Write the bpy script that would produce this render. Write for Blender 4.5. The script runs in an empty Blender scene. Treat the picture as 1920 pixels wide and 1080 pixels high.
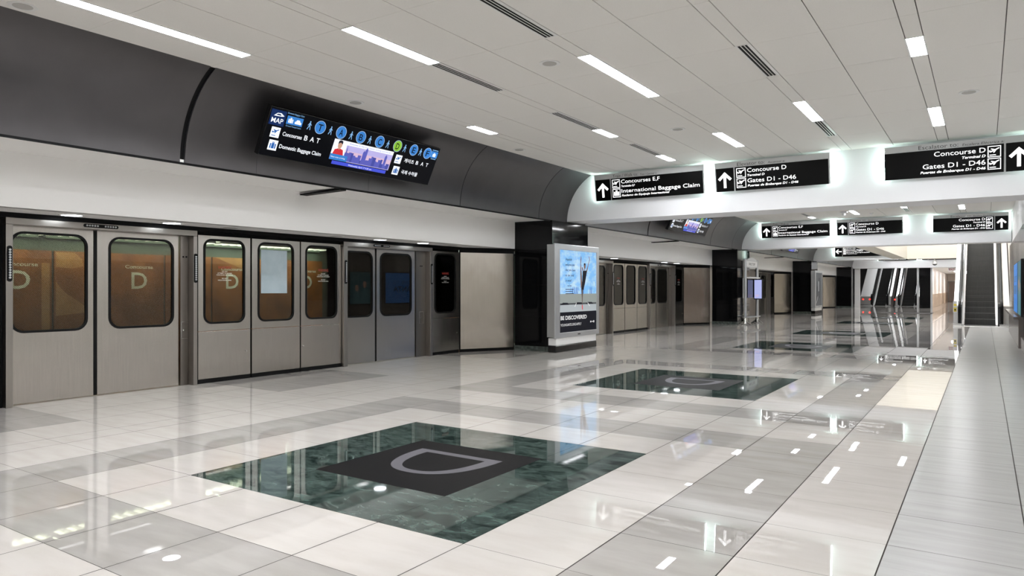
import bpy, bmesh, math, random
from mathutils import Vector, Matrix
random.seed(7)
S = bpy.context.scene
COL = S.collection
PI = math.pi

# ------------------------------------------------------------------ camera, world, exposure
cd = bpy.data.cameras.new('camera')
cam = bpy.data.objects.new('camera', cd); COL.objects.link(cam)
cam.location = (0, 0, 1.5)
cam.rotation_euler = (PI / 2, 0, math.radians(33.647))
cd.sensor_width = 36.0
cd.lens = 1331.16 / 1920 * 36
cd.clip_start = 0.05; cd.clip_end = 300
S.camera = cam
w = bpy.data.worlds.new('world'); S.world = w; w.use_nodes = True
w.node_tree.nodes['Background'].inputs[0].default_value = (0.8, 0.85, 0.9, 1)
w.node_tree.nodes['Background'].inputs[1].default_value = 0.05
S.view_settings.view_transform = 'Standard'
S.view_settings.look = 'None'
S.view_settings.exposure = 0.0
S.view_settings.gamma = 1.0
S.view_settings.use_curve_mapping = False
S.cycles.use_denoising = True
S.cycles.max_bounces = 10
S.cycles.diffuse_bounces = 5
S.cycles.glossy_bounces = 5
S.cycles.transparent_max_bounces = 12
S.cycles.sample_clamp_indirect = 6.0
LAMP = 68.0          # emission of the ceiling fixtures

# ------------------------------------------------------------------ materials
def lin(c):
    return tuple(((v / 255) / 12.92 if v / 255 <= 0.04045 else ((v / 255 + 0.055) / 1.055) ** 2.4) for v in c) + (1.0,)

M = {}
def mat(name, c, rough=0.5, metal=0.0, emit=0.0, c2=None, scale=(1, 1, 1), nscale=4.0, detail=4, bump=0.0, ecol=None, nrough=0.5,
        spec=0.5, coords='pos', contrast=(0.35, 0.65), rvar=0.0, distort=0.0):
    m = bpy.data.materials.new(name); m.use_nodes = True
    nt = m.node_tree; b = nt.nodes['Principled BSDF']
    b.inputs['Base Color'].default_value = lin(c)
    b.inputs['Roughness'].default_value = rough
    b.inputs['Metallic'].default_value = metal
    b.inputs['Specular IOR Level'].default_value = spec
    if emit:
        b.inputs['Emission Color'].default_value = lin(ecol or c)
        b.inputs['Emission Strength'].default_value = emit
    if c2 is not None or bump or rvar:
        if coords == 'pos':
            g = nt.nodes.new('ShaderNodeNewGeometry'); src = g.outputs['Position']
        else:
            g = nt.nodes.new('ShaderNodeTexCoord'); src = g.outputs['Object']
        mp = nt.nodes.new('ShaderNodeMapping'); mp.inputs['Scale'].default_value = scale
        nt.links.new(src, mp.inputs['Vector'])
        n = nt.nodes.new('ShaderNodeTexNoise'); n.inputs['Scale'].default_value = nscale
        n.inputs['Detail'].default_value = detail; n.inputs['Roughness'].default_value = nrough; n.inputs['Distortion'].default_value = distort
        nt.links.new(mp.outputs[0], n.inputs['Vector'])
        if c2 is not None:
            r = nt.nodes.new('ShaderNodeValToRGB')
            r.color_ramp.elements[0].position = contrast[0]; r.color_ramp.elements[0].color = lin(c)
            r.color_ramp.elements[1].position = contrast[1]; r.color_ramp.elements[1].color = lin(c2)
            nt.links.new(n.outputs['Fac'], r.inputs[0]); nt.links.new(r.outputs[0], b.inputs['Base Color'])
            if emit: nt.links.new(r.outputs[0], b.inputs['Emission Color'])
        if bump:
            bp = nt.nodes.new('ShaderNodeBump'); bp.inputs['Strength'].default_value = bump; bp.inputs['Distance'].default_value = 0.01
            nt.links.new(n.outputs['Fac'], bp.inputs['Height']); nt.links.new(bp.outputs[0], b.inputs['Normal'])
        if rvar:
            mr = nt.nodes.new('ShaderNodeMapRange')
            mr.inputs['To Min'].default_value = rough - rvar; mr.inputs['To Max'].default_value = rough + rvar
            nt.links.new(n.outputs['Fac'], mr.inputs['Value']); nt.links.new(mr.outputs[0], b.inputs['Roughness'])
    M[name] = m
    return m

def steel(name, c, rough, blotch):
    """brushed stainless steel: fine vertical brushing plus the slow waviness of sheet metal"""
    m = bpy.data.materials.new(name); m.use_nodes = True
    nt = m.node_tree; b = nt.nodes['Principled BSDF']; L = nt.links.new
    b.inputs['Metallic'].default_value = 1.0
    g = nt.nodes.new('ShaderNodeNewGeometry')
    def noise(scale, detail):
        mp = nt.nodes.new('ShaderNodeMapping'); mp.inputs['Scale'].default_value = scale
        L(g.outputs['Position'], mp.inputs['Vector'])
        n = nt.nodes.new('ShaderNodeTexNoise'); n.inputs['Scale'].default_value = 1.0; n.inputs['Detail'].default_value = detail
        L(mp.outputs[0], n.inputs['Vector']); return n
    fine = noise((60, 60, 2.0), 3); slow = noise((1.3, 1.3, 1.0), 2)
    r = nt.nodes.new('ShaderNodeValToRGB')
    r.color_ramp.elements[0].position = 0.3; r.color_ramp.elements[0].color = lin([v * 0.985 for v in c])
    r.color_ramp.elements[1].position = 0.7; r.color_ramp.elements[1].color = lin([min(255, v * 1.015) for v in c])
    L(fine.outputs['Fac'], r.inputs[0]); L(r.outputs[0], b.inputs['Base Color'])
    mr = nt.nodes.new('ShaderNodeMapRange'); mr.inputs['To Min'].default_value = rough - 0.015; mr.inputs['To Max'].default_value = rough + 0.02
    L(fine.outputs['Fac'], mr.inputs['Value']); L(mr.outputs[0], b.inputs['Roughness'])
    bp = nt.nodes.new('ShaderNodeBump'); bp.inputs['Strength'].default_value = blotch; bp.inputs['Distance'].default_value = 0.05
    L(slow.outputs['Fac'], bp.inputs['Height']); L(bp.outputs[0], b.inputs['Normal'])
    M[name] = m

def glass(name, tint, hatch):
    """thin pane: clear, with a fresnel reflection and optionally a printed diagonal hatch film"""
    m = bpy.data.materials.new(name); m.use_nodes = True
    nt = m.node_tree; L = nt.links.new
    nt.nodes.remove(nt.nodes['Principled BSDF']); out = nt.nodes['Material Output']
    tr = nt.nodes.new('ShaderNodeBsdfTransparent'); tr.inputs[0].default_value = lin(tint)
    gl = nt.nodes.new('ShaderNodeBsdfGlossy'); gl.inputs['Roughness'].default_value = 0.01
    fr = nt.nodes.new('ShaderNodeFresnel'); fr.inputs[0].default_value = 1.5
    last = tr
    if hatch:
        g = nt.nodes.new('ShaderNodeNewGeometry')
        sx = nt.nodes.new('ShaderNodeSeparateXYZ'); L(g.outputs['Position'], sx.inputs[0])
        ad = nt.nodes.new('ShaderNodeMath'); ad.operation = 'ADD'; L(sx.outputs['Y'], ad.inputs[0]); L(sx.outputs['Z'], ad.inputs[1])
        mu = nt.nodes.new('ShaderNodeMath'); mu.operation = 'MULTIPLY'; L(ad.outputs[0], mu.inputs[0]); mu.inputs[1].default_value = 260
        si = nt.nodes.new('ShaderNodeMath'); si.operation = 'SINE'; L(mu.outputs[0], si.inputs[0])
        gt = nt.nodes.new('ShaderNodeMath'); gt.operation = 'GREATER_THAN'; L(si.outputs[0], gt.inputs[0]); gt.inputs[1].default_value = 0.35
        ml = nt.nodes.new('ShaderNodeMath'); ml.operation = 'MULTIPLY'; L(gt.outputs[0], ml.inputs[0]); ml.inputs[1].default_value = hatch
        df = nt.nodes.new('ShaderNodeBsdfDiffuse'); df.inputs[0].default_value = lin((70, 66, 58))
        m1 = nt.nodes.new('ShaderNodeMixShader'); L(ml.outputs[0], m1.inputs[0]); L(tr.outputs[0], m1.inputs[1]); L(df.outputs[0], m1.inputs[2])
        last = m1
    mx = nt.nodes.new('ShaderNodeMixShader'); L(fr.outputs[0], mx.inputs[0]); L(last.outputs[0], mx.inputs[1]); L(gl.outputs[0], mx.inputs[2])
    L(mx.outputs[0], out.inputs[0])
    M[name] = m

mat('floor_cream', (208, 203, 197), 0.008, c2=(200, 194, 187), scale=(1.2, 5, 1), nscale=1.6, detail=5, contrast=(0.42, 0.75))
mat('floor_gray', (178, 174, 170), 0.008, c2=(167, 163, 158), scale=(1.2, 5, 1), nscale=1.6, detail=5, contrast=(0.35, 0.7))
mat('floor_side', (180, 178, 176), 0.27, c2=(171, 169, 167), scale=(0.8, 7, 1), nscale=2, detail=5, contrast=(0.35, 0.7))
mat('grout', (66, 61, 57), 0.8)
mat('marble', (30, 40, 38), 0.03, c2=(104, 124, 117), scale=(1.0, 1.9, 1), nscale=4.5, detail=15, contrast=(0.40, 0.76), distort=0.9, nrough=0.74)
mat('inlay_black', (16, 15, 16), 0.45, spec=0.08)
mat('inlay_letter', (98, 96, 102), 0.4, spec=0.2)
mat('ceil_tile', (244, 242, 238), 0.85, c2=(241, 239, 234), nscale=80)
mat('ceil_joint', (118, 114, 110), 0.9)
mat('trim_white', (244, 243, 241), 0.5)
mat('beam_white', (246, 246, 248), 0.55)
mat('fascia', (248, 247, 245), 0.3)
mat('vault', (82, 80, 81), 0.34, metal=0.75, c2=(78, 76, 77), nscale=2)
mat('black', (6, 6, 7), 0.6, spec=0.15)
mat('black_gloss', (10, 10, 11), 0.12)
mat('granite', (9, 9, 10), 0.05, c2=(16, 16, 17), nscale=60, spec=0.22)
mat('base_stone', (88, 96, 92), 0.25, c2=(54, 62, 58), nscale=14, detail=8)
steel('steel', (190, 185, 179), 0.24, 0.10)
steel('steel_panel', (188, 181, 172), 0.19, 0.34)
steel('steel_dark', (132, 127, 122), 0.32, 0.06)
mat('steel_trim', (160, 156, 151), 0.3, metal=1.0)
mat('steel_bright', (214, 214, 214), 0.22, metal=1.0)
mat('aluminium', (206, 208, 210), 0.35, metal=0.85)
mat('sign_gray', (206, 208, 208), 0.4)
mat('sign_black', (6, 6, 6), 0.35, spec=0.15)
mat('sign_ink', (58, 58, 58), 0.5)
mat('lit_white', (255, 255, 255), 0.5, emit=1.1)
mat('tube', (225, 255, 246), 0.5, emit=30.0)
mat('lamp', (247, 249, 253), 0.5, emit=LAMP)
mat('downlamp', (240, 248, 255), 0.3, emit=18.0)
mat('downlamp_off', (150, 148, 142), 0.4)
mat('lamp_trim', (240, 240, 238), 0.4)
mat('speaker', (188, 186, 182), 0.7)
mat('grid_lamp', (234, 246, 232), 0.5, emit=13.0)
mat('mural', (172, 108, 54), 0.55, c2=(140, 84, 40), nscale=2.5, detail=3)
mat('mural_figure', (214, 164, 104), 0.55, c2=(190, 138, 84), nscale=3)
mat('mural_letter', (246, 246, 232), 0.5)
mat('tunnel', (92, 104, 96), 0.7)
mat('tunnel_dark', (26, 27, 26), 0.8)
mat('rubber', (8, 8, 9), 0.55, spec=0.2)
mat('ink_red', (150, 44, 34), 0.5)
mat('ink_white', (226, 226, 222), 0.5)
mat('paper', (182, 198, 205), 0.6, c2=(172, 190, 198), nscale=6)
mat('stone_wall', (112, 100, 94), 0.18, c2=(92, 82, 78), scale=(1, 1, 3), nscale=3, detail=6)
mat('stone_bounce', (206, 202, 196), 0.35, c2=(194, 190, 184), scale=(1, 1, 3), nscale=3, detail=6)  # unseen near wall, made pale to bounce light onto ceiling and steel
mat('stone_light', (136, 124, 118), 0.2, c2=(130, 124, 120), nscale=5, detail=6)
mat('beige', (228, 223, 212), 0.6)
mat('hall_low', (176, 152, 128), 0.4)
mat('hall_wall', (228, 216, 206), 0.5)
mat('hall_door', (150, 130, 118), 0.5)
mat('step', (70, 70, 69), 0.5, c2=(58, 58, 57), scale=(90, 1, 1), nscale=1)
mat('balustrade', (38, 39, 40), 0.14)
mat('chrome', (226, 226, 224), 0.12, metal=1.0)
mat('steel_deck', (206, 206, 204), 0.36, metal=0.8)
mat('red_lamp', (255, 40, 30), 0.4, emit=5.0)
mat('yellow', (222, 200, 70), 0.5)
mat('plastic_white', (236, 236, 236), 0.35)
# printed / displayed colours: screens and the backlit poster give off their own light
def disp(name, c, e=0.9, **k): mat(name, [v * .6 for v in c], 0.3, emit=e * .92, spec=0.12, ecol=c, **k)
disp('d_black', (3, 4, 9), 0.6); disp('d_navy', (18, 42, 92)); disp('d_blue', (56, 128, 206)); disp('d_blue2', (36, 96, 172))
disp('d_lightblue', (140, 190, 236)); disp('d_green', (140, 196, 60)); disp('d_white', (246, 250, 255), 1.0)
disp('d_lilac', (188, 180, 232)); disp('d_pink', (220, 190, 214)); disp('d_violet', (96, 96, 200)); disp('d_bar', (70, 84, 214))
disp('d_red', (208, 48, 58)); disp('d_skin', (206, 160, 136)); disp('d_hair', (34, 32, 44)); disp('d_city', (92, 96, 186)); disp('d_city2', (70, 78, 164))
disp('d_lav', (176, 182, 232), 0.95); disp('d_teal', (48, 108, 118), 0.7); disp('d_teal2', (86, 140, 150), 0.7); disp('d_pale', (168, 196, 228))
mat('p_sky', (118, 176, 224), 0.3, emit=0.5, c2=(204, 222, 238), spec=0.12, coords='obj', scale=(1, 1, 1.8), nscale=2.4, detail=7, contrast=(0.42, 0.72), nrough=0.62); disp('p_cloud', (206, 224, 240), 0.5); disp('p_wall', (172, 180, 176), 0.55)
disp('p_deck', (196, 204, 208), 0.6); disp('p_ink', (26, 28, 40), 0.4); disp('p_navy', (20, 23, 36), 0.4); disp('p_skin', (150, 118, 102), 0.5)
disp('p_dark', (88, 92, 96), 0.5); disp('p_white', (240, 240, 240), 0.85); disp('p_leg', (112, 92, 84), 0.5)
glass('pane', (206, 206, 198), 0); glass('pane_hatch', (204, 202, 192), 0.42)

# ------------------------------------------------------------------ mesh building
_txt = {}
def text_geo(body, bold, shear, spacing):
    k = (body, bold, shear, spacing)
    if k not in _txt:
        c = bpy.data.curves.new('t', 'FONT'); c.body = body; c.offset = bold; c.shear = shear; c.resolution_u = 3; c.space_character = spacing
        o = bpy.data.objects.new('t', c); COL.objects.link(o)
        dg = bpy.context.evaluated_depsgraph_get(); ev = o.evaluated_get(dg); me = ev.to_mesh()
        v = [(p.co.x, p.co.y) for p in me.vertices]; f = [tuple(p.vertices) for p in me.polygons]
        ev.to_mesh_clear(); bpy.data.objects.remove(o); bpy.data.curves.remove(c)
        _txt[k] = (v, f)
    return _txt[k]
_cap = 0.729

class B:
    def __init__(s): s.v = []; s.f = []; s.m = []; s.mats = []
    def mi(s, m):
        if m not in s.mats: s.mats.append(m)
        return s.mats.index(m)
    def add(s, vs, fs, m):
        n = len(s.v); s.v += [tuple(p) for p in vs]; i = s.mi(m)
        for f in fs: s.f.append(tuple(n + k for k in f)); s.m.append(i)
        return s
    def box(s, x0, x1, y0, y1, z0, z1, m):
        x0, x1 = sorted((x0, x1)); y0, y1 = sorted((y0, y1)); z0, z1 = sorted((z0, z1))
        v = [(x, y, z) for x in (x0, x1) for y in (y0, y1) for z in (z0, z1)]
        return s.add(v, [(0, 1, 3, 2), (4, 6, 7, 5), (0, 4, 5, 1), (2, 3, 7, 6), (0, 2, 6, 4), (1, 5, 7, 3)], m)
    def prism(s, poly, axis, a, b, m):
        """poly in the two remaining axes (in xyz order), extruded along axis from a to b"""
        def P(p, t):
            return {'x': (t, p[0], p[1]), 'y': (p[0], t, p[1]), 'z': (p[0], p[1], t)}[axis]
        n = len(poly)
        v = [P(p, a) for p in poly] + [P(p, b) for p in poly]
        f = [tuple(range(n)), tuple(range(2 * n - 1, n - 1, -1))] + [(i, i + n, (i + 1) % n + n, (i + 1) % n) for i in range(n)]
        return s.add(v, f, m)
    def ring(s, outer, inner, axis, a, b, m):
        """frame between two loops of equal count, extruded along axis"""
        def P(p, t):
            return {'x': (t, p[0], p[1]), 'y': (p[0], t, p[1]), 'z': (p[0], p[1], t)}[axis]
        n = len(outer)
        v = [P(p, a) for p in outer] + [P(p, a) for p in inner] + [P(p, b) for p in outer] + [P(p, b) for p in inner]
        f = []
        for i in range(n):
            j = (i + 1) % n
            f += [(i, j, n + j, n + i), (2 * n + i, 3 * n + i, 3 * n + j, 2 * n + j), (i, 2 * n + i, 2 * n + j, j), (n + i, n + j, 3 * n + j, 3 * n + i)]
        return s.add(v, f, m)
    def cyl(s, p0, p1, r0, m, r1=None, n=16, caps=True):
        p0 = Vector(p0); p1 = Vector(p1); d = (p1 - p0).normalized(); r1 = r0 if r1 is None else r1
        u = d.orthogonal().normalized(); w_ = d.cross(u)
        v = []
        for p, r in ((p0, r0), (p1, r1)):
            for i in range(n):
                a = 2 * PI * i / n; v.append(tuple(p + u * math.cos(a) * r + w_ * math.sin(a) * r))
        f = [(i, (i + 1) % n, n + (i + 1) % n, n + i) for i in range(n)]
        if caps: f += [tuple(range(n - 1, -1, -1)), tuple(range(n, 2 * n))]
        return s.add(v, f, m)
    def tube(s, pts, r, m, n=10, flat=None):
        pts = [Vector(p) for p in pts]; v = []; N = len(pts)
        for k, p in enumerate(pts):
            d = (pts[min(k + 1, N - 1)] - pts[max(k - 1, 0)]).normalized()
            sx = Vector((1, 0, 0)) if abs(d.x) < 0.9 else Vector((0, 1, 0))
            u = (sx - d * sx.dot(d)).normalized(); w_ = d.cross(u)
            for i in range(n):
                a = 2 * PI * i / n; v.append(tuple(p + u * math.cos(a) * r + w_ * math.sin(a) * (flat or r)))
        f = [(k * n + i, k * n + (i + 1) % n, (k + 1) * n + (i + 1) % n, (k + 1) * n + i) for k in range(N - 1) for i in range(n)]
        f += [tuple(range(n - 1, -1, -1)), tuple((N - 1) * n + i for i in range(n))]
        return s.add(v, f, m)
    def lathe(s, c, prof, m, n=24):
        v = []; k = len(prof)
        for r, z in prof:
            for i in range(n):
                a = 2 * PI * i / n; v.append((c[0] + r * math.cos(a), c[1] + r * math.sin(a), c[2] + z))
        f = [(j * n + i, j * n + (i + 1) % n, (j + 1) * n + (i + 1) % n, (j + 1) * n + i) for j in range(k - 1) for i in range(n)]
        f += [tuple(range(n - 1, -1, -1)), tuple((k - 1) * n + i for i in range(n))]
        return s.add(v, f, m)
    # flat work in the local plane y = const, facing -y
    def poly(s, pts, y, m): return s.add([(a, y, b) for a, b in pts], [tuple(range(len(pts)))], m)
    def rect(s, a0, a1, b0, b1, y, m): return s.poly([(a0, b0), (a1, b0), (a1, b1), (a0, b1)], y, m)
    def disc(s, a, b, r, y, m, ry=None, n=28):
        return s.poly([(a + r * math.cos(2 * PI * i / n), b + (ry or r) * math.sin(2 * PI * i / n)) for i in range(n)], y, m)
    def line(s, a0, b0, a1, b1, t, y, m):
        dx, dz = a1 - a0, b1 - b0; l = math.hypot(dx, dz); nx, nz = -dz / l * t / 2, dx / l * t / 2
        return s.poly([(a0 - nx, b0 - nz), (a1 - nx, b1 - nz), (a1 + nx, b1 + nz), (a0 + nx, b0 + nz)], y, m)
    def frame2(s, a0, a1, b0, b1, t, y, m):
        s.rect(a0, a1, b0, b0 + t, y, m); s.rect(a0, a1, b1 - t, b1, y, m); s.rect(a0, a0 + t, b0 + t, b1 - t, y, m); return s.rect(a1 - t, a1, b0 + t, b1 - t, y, m)
    def text(s, body, a, b, cap, y, m, width=None, align='L', bold=0.0, shear=0.0, spacing=1.0, T=None):
        v, f = text_geo(body, bold, shear, spacing)
        if not v: return s
        x0 = min(p[0] for p in v); x1 = max(p[0] for p in v); k = cap / _cap
        kx = width / (x1 - x0) if width else k
        W = (x1 - x0) * kx; off = a - (0 if align == 'L' else W if align == 'R' else W / 2)
        vv = [(off + (p[0] - x0) * kx, y, b + p[1] * k) for p in v]
        if T: vv = [T(p) for p in vv]
        return s.add(vv, f, m)
    def obj(s, name, parent=None, local=False):
        me = bpy.data.meshes.new(name)
        vs = s.v
        if parent is not None and not local:
            o_ = parent
            off = Vector((0, 0, 0))
            while o_ is not None: off += Vector(o_.location); o_ = o_.parent
            vs = [tuple(Vector(p) - off) for p in vs]
        me.from_pydata(vs, [], s.f)
        for m in s.mats: me.materials.append(M[m])
        me.polygons.foreach_set('material_index', s.m)
        bm = bmesh.new(); bm.from_mesh(me)
        if not getattr(s, 'flat', False): bmesh.ops.recalc_face_normals(bm, faces=bm.faces[:])
        bm.to_mesh(me); bm.free(); me.update()
        o = bpy.data.objects.new(name, me); COL.objects.link(o)
        if parent is not None: o.parent = parent
        return o

def smooth(o, ang=40):
    for p in o.data.polygons: p.use_smooth = True
    bm = bmesh.new(); bm.from_mesh(o.data)
    for e in bm.edges:
        if len(e.link_faces) == 2 and e.calc_face_angle(0) > math.radians(ang): e.smooth = False
    bm.to_mesh(o.data); bm.free(); return o

def bevel(o, wd=0.006, seg=2):
    md = o.modifiers.new('bevel', 'BEVEL'); md.width = wd; md.segments = seg; md.limit_method = 'ANGLE'; md.angle_limit = math.radians(50); return o

def flat(b): b.flat = True; return b
def tag(o, label, cat, group=None):
    o['label'] = label; o['category'] = cat; o['kind'] = 'thing'
    if group: o['group'] = group
    return o
def thing(name, label, cat, loc, group=None, rot=None):
    o = bpy.data.objects.new(name, None); COL.objects.link(o); o.location = loc; o.empty_display_size = 0.1
    if rot is not None: o.rotation_euler = rot
    return tag(o, label, cat, group)
def struct(b, name):
    o = b.obj(name); o['kind'] = 'structure'; return o

def rrect(a0, a1, b0, b1, r, n=6):
    pts = []
    for cx, cz, st in ((a1 - r, b1 - r, 0), (a0 + r, b1 - r, 90), (a0 + r, b0 + r, 180), (a1 - r, b0 + r, 270)):
        for i in range(n + 1):
            t = math.radians(st + 90 * i / n); pts.append((cx + r * math.cos(t), cz + r * math.sin(t)))
    return pts
def outer_match(a0, a1, b0, b1, n=6):
    """loop on a rectangle with the same point count as rrect; corner points doubled up at the corners"""
    pts = []
    for cx, cz in ((a1, b1), (a0, b1), (a0, b0), (a1, b0)):
        pts.append((cx, cz))
    full = []
    for (cx, cz) in pts:
        for i in range(n + 1): full.append((cx, cz))
    # spread the doubled points along the edges a little so no face degenerates
    k = n + 1; res = []
    W, Hh = (a1 - a0), (b1 - b0)
    for q, (cx, cz) in enumerate(pts):
        for i in range(k):
            t = i / n - 0.5
            if q == 0: p = (cx, cz + t * 2 * Hh * 0.16) if t < 0 else (cx - t * 2 * W * 0.16, cz)
            elif q == 1: p = (cx - t * 2 * -W * 0.16 * -1 if False else cx + (-t) * 2 * W * 0.16, cz) if t < 0 else (cx, cz - t * 2 * Hh * 0.16)
            elif q == 2: p = (cx, cz + (-t) * 2 * Hh * 0.16) if t < 0 else (cx + t * 2 * W * 0.16, cz)
            else: p = (cx + t * 2 * W * 0.16, cz) if t < 0 else (cx, cz + t * 2 * Hh * 0.16)
            res.append(p)
    return res

# ------------------------------------------------------------------ setting: floor
PER = 14.65
ZC = 4.2
def floor():
    rows = []
    base = [1.95, 2.63, 3.31, 3.99, 4.665, 5.34, 6.02, 6.69, 7.36, 7.84, 8.30, 8.98, 9.65, 10.32, 11.0, 11.67, 12.34, 13.01, 13.69, 14.42, 15.14, 15.87]
    for k in range(-1, 7):
        rows += [y + PER * k for y in base]
    rows = [-12.7, -12.02, -11.34] + rows
    rows = sorted(set(rows))
    xs = [-10.62, -9.9, -9.2, -8.5, -7.75, -7.4, -6.70, -6.0, -5.3, -4.61, -3.925, -3.235, -2.545, -1.857, -1.166, -0.476, 0.21, 0.95]
    b = B()
    rnd = random.Random(3)
    for j in range(len(rows) - 1):
        y0, y1 = rows[j], rows[j + 1]; ym = (y0 + y1) / 2
        t = (ym - 1.95) % PER
        for i in range(len(xs) - 1):
            x0, x1 = xs[i], xs[i + 1]; xm = (x0 + x1) / 2
            if xm > -0.476 and ym > 33.3 and ym < 45: continue
            inlay = (-5.3 < xm < -2.545) and (1.36 < t < 4.07 or 7.70 < t < 10.39) and 0 < ym < 50
            if inlay: continue
            m = 'floor_cream'
            if xm > -0.476: m = 'floor_side'
            elif xm > -1.166: m = 'floor_cream'
            elif xm > -6.70:
                for a, c in ((0.0, 5.41), (6.35, 11.74)):
                    if a < t < c and (t < a + 0.69 or t > c - 0.69 or xm < -6.0 or xm > -1.857): m = 'floor_gray'
            elif xm < -8.5:
                if t < 2.1 or 4.6 < t < 7.3 or 10.2 < t: m = 'floor_gray'
            g = 0.002 if j else 0; gx = 0.0038
            za, zb = (rnd.random() - .5) * 0.0007, (rnd.random() - .5) * 0.0007
            b.add([(x0 + gx, y0 + g, -za - zb), (x1 - gx, y0 + g, za - zb), (x1 - gx, y1 - g, za + zb), (x0 + gx, y1 - g, -za + zb)], [(0, 1, 2, 3)], m)
    b.box(-10.7, 1.0, -13, 33.3, -0.06, -0.004, 'grout'); b.box(-10.7, -0.476, 33.3, 45, -0.06, -0.004, 'grout'); b.box(-10.7, 1.0, 45, 104, -0.06, -0.004, 'grout')
    struct(flat(b), 'floor')
floor()

ORD = ['nearest', 'second', 'third', 'fourth', 'fifth', 'sixth', 'seventh']
def inlay(k, yb, size):
    where = ['closest to the camera, below the first overhead sign row', 'second from the camera, in front of the poster column', 'third from the camera, level with the directory stand',
             'fourth from the camera, thin dark strip on the floor', 'fifth from the camera, just before the right escalator', 'farthest of the row, near the far escalators'][k]
    x0, x1 = -5.298, -2.547; y0, y1 = yb, yb + size; xm = (x0 + x1) / 2; ym = (y0 + y1) / 2
    o = thing('floor_inlay', 'square green marble floor inlay, ' + where, 'floor inlay', (xm, ym, 0), 'green marble inlays with a black centre along the concourse')
    tx = size / 4; b = B()
    for i in range(4):
        for j in range(4):
            if 1 <= i <= 2 and 1 <= j <= 2: continue
            w_ = (x1 - x0) / 4
            b.box(x0 + i * w_ + .0015, x0 + (i + 1) * w_ - .0015, y0 + j * tx + .0015, y0 + (j + 1) * tx - .0015, -0.003, 0.0, 'marble')
    b.obj('marble_border', o)
    B().box(x0 + .69, x1 - .69, y0 + tx + .001, y1 - tx - .001, -0.003, 0.0, 'inlay_black').obj('black_centre', o)
    # the letter D lies with its stem away from the camera and its bowl towards it
    n = 28; yt = ym + 0.40; xa, xb = xm - .455, xm + .455; dep = .72
    def arc(ax, d, yy):
        pts = []
        for i in range(n + 1):
            t = PI * i / n; c, s_ = math.cos(t), math.sin(t)
            pts.append((xm + ax * math.copysign(abs(c) ** 0.85, c), yy - d * s_ ** 0.85))
        return pts
    outer = arc(.455, dep, yt); inner = arc(.455 - .13, dep - .165, yt - .085)
    b = B(); b.flat = True; N = n + 1
    v = [(p[0], p[1], 0.0007) for p in outer] + [(p[0], p[1], 0.0007) for p in inner]
    f = [(i, i + 1, N + i + 1, N + i) for i in range(n)] + [(0, N, 2 * N - 1, N - 1)]
    b.add(v, f, 'inlay_letter'); b.v = list(b.v)
    b.flat = False; b.obj('letter', o)
for k, (yb, sz) in enumerate([(3.31, 2.71), (9.65, 2.69), (17.96, 2.71), (24.30, 2.69), (32.61, 2.71), (38.95, 2.69)]): inlay(k, yb, sz)

# ------------------------------------------------------------------ setting: ceiling
BEAMS = [(15.2, 16.15), (30.2, 31.15), (45.2, 46.15), (60.2, 61.15)]
BAYS = [(-13.0, 15.2), (16.15, 30.2), (31.15, 45.2), (46.15, 60.2)]
STRIPS = [-7.145, -5.505, -3.875, -2.24, -0.63]
def ceiling():
    b = B(); hw = 0.085
    cols = [(-7.86, -7.145 - hw)]
    mids = [-6.33, -4.70, -3.06, -1.43, 0.18]
    for i, s in enumerate(STRIPS):
        cols.append((s - hw, s + hw)); cols.append((s + hw, mids[i]))
        if i < 4: cols.append((mids[i], STRIPS[i + 1] - hw))
    cols.append((0.18, 0.95))
    for k, (ya, yb) in enumerate(BAYS):
        ys = [ya] + [y for y in [6.59 + 14.95 * k + 1.4275 * n for n in range(-14, 8)] if ya + .15 < y < yb - .15] + [yb]
        for j in range(len(ys) - 1):
            for (x0, x1) in cols:
                y0, y1 = ys[j], ys[j + 1]
                if k == 2:
                    if x0 >= -3.9: continue
                    x1 = min(x1, -4.3)
                    if x1 - x0 < .05: continue
                b.box(x0 + .005, x1 - .005, y0 + .0022, y1 - .0022, ZC, ZC + .012, 'ceil_tile')
        b.box(-8.6, -4.3 if k == 2 else 1.0, ya, yb, ZC + .016, ZC + .06, 'ceil_joint')
    struct(b, 'ceiling')
ceiling()
BAYN = ['nearest bay', 'bay past the first beam', 'bay past the second beam', 'farthest bay']
ROWN = ['row beside the vault', 'second row from the vault', 'middle row', 'second row from the right', 'row farthest right']
BL = [(0, 2.32, 5.17), (0, 9.47, 10.18), (1, 5.17, 6.59), (1, 10.85, 11.57), (1, 13.67, 14.4), (2, 7.32, 9.44), (2, 12.24, 13.68), (3, 10.85, 12.27), (4, 8.75, 9.48), (4, 12.31, 13.75)]
BV = [(1, 6.59, 8.0), (1, 9.45, 10.84), (1, 12.32, 13.67), (2, 5.17, 6.58), (3, 7.98, 9.35), (3, 12.28, 13.62)]
SP = [(-4.35, 7.35), (-4.34, 11.6), (-7.56, 11.61), (-7.62, 7.34), (-7.66, 3.06), (-0.18, 11.63)]
def fixture(x, y0, y1, label):
    o = thing('ceiling_light', label, 'ceiling light', (x, (y0 + y1) / 2, ZC), 'recessed linear ceiling lights')
    z = ZC - .004
    b = B()
    for a0, a1, c0, c1 in ((x - .096, x - .08, y0, y1), (x + .08, x + .096, y0, y1), (x - .08, x + .08, y0, y0 + .012), (x - .08, x + .08, y1 - .012, y1)):
        b.box(a0, a1, c0, c1, z - .003, ZC - .0005, 'lamp_trim')
    b.obj('frame', o)
    B().box(x - .08, x + .08, y0 + .012, y1 - .012, z, ZC - .0005, 'lamp').obj('diffuser', o)
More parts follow.
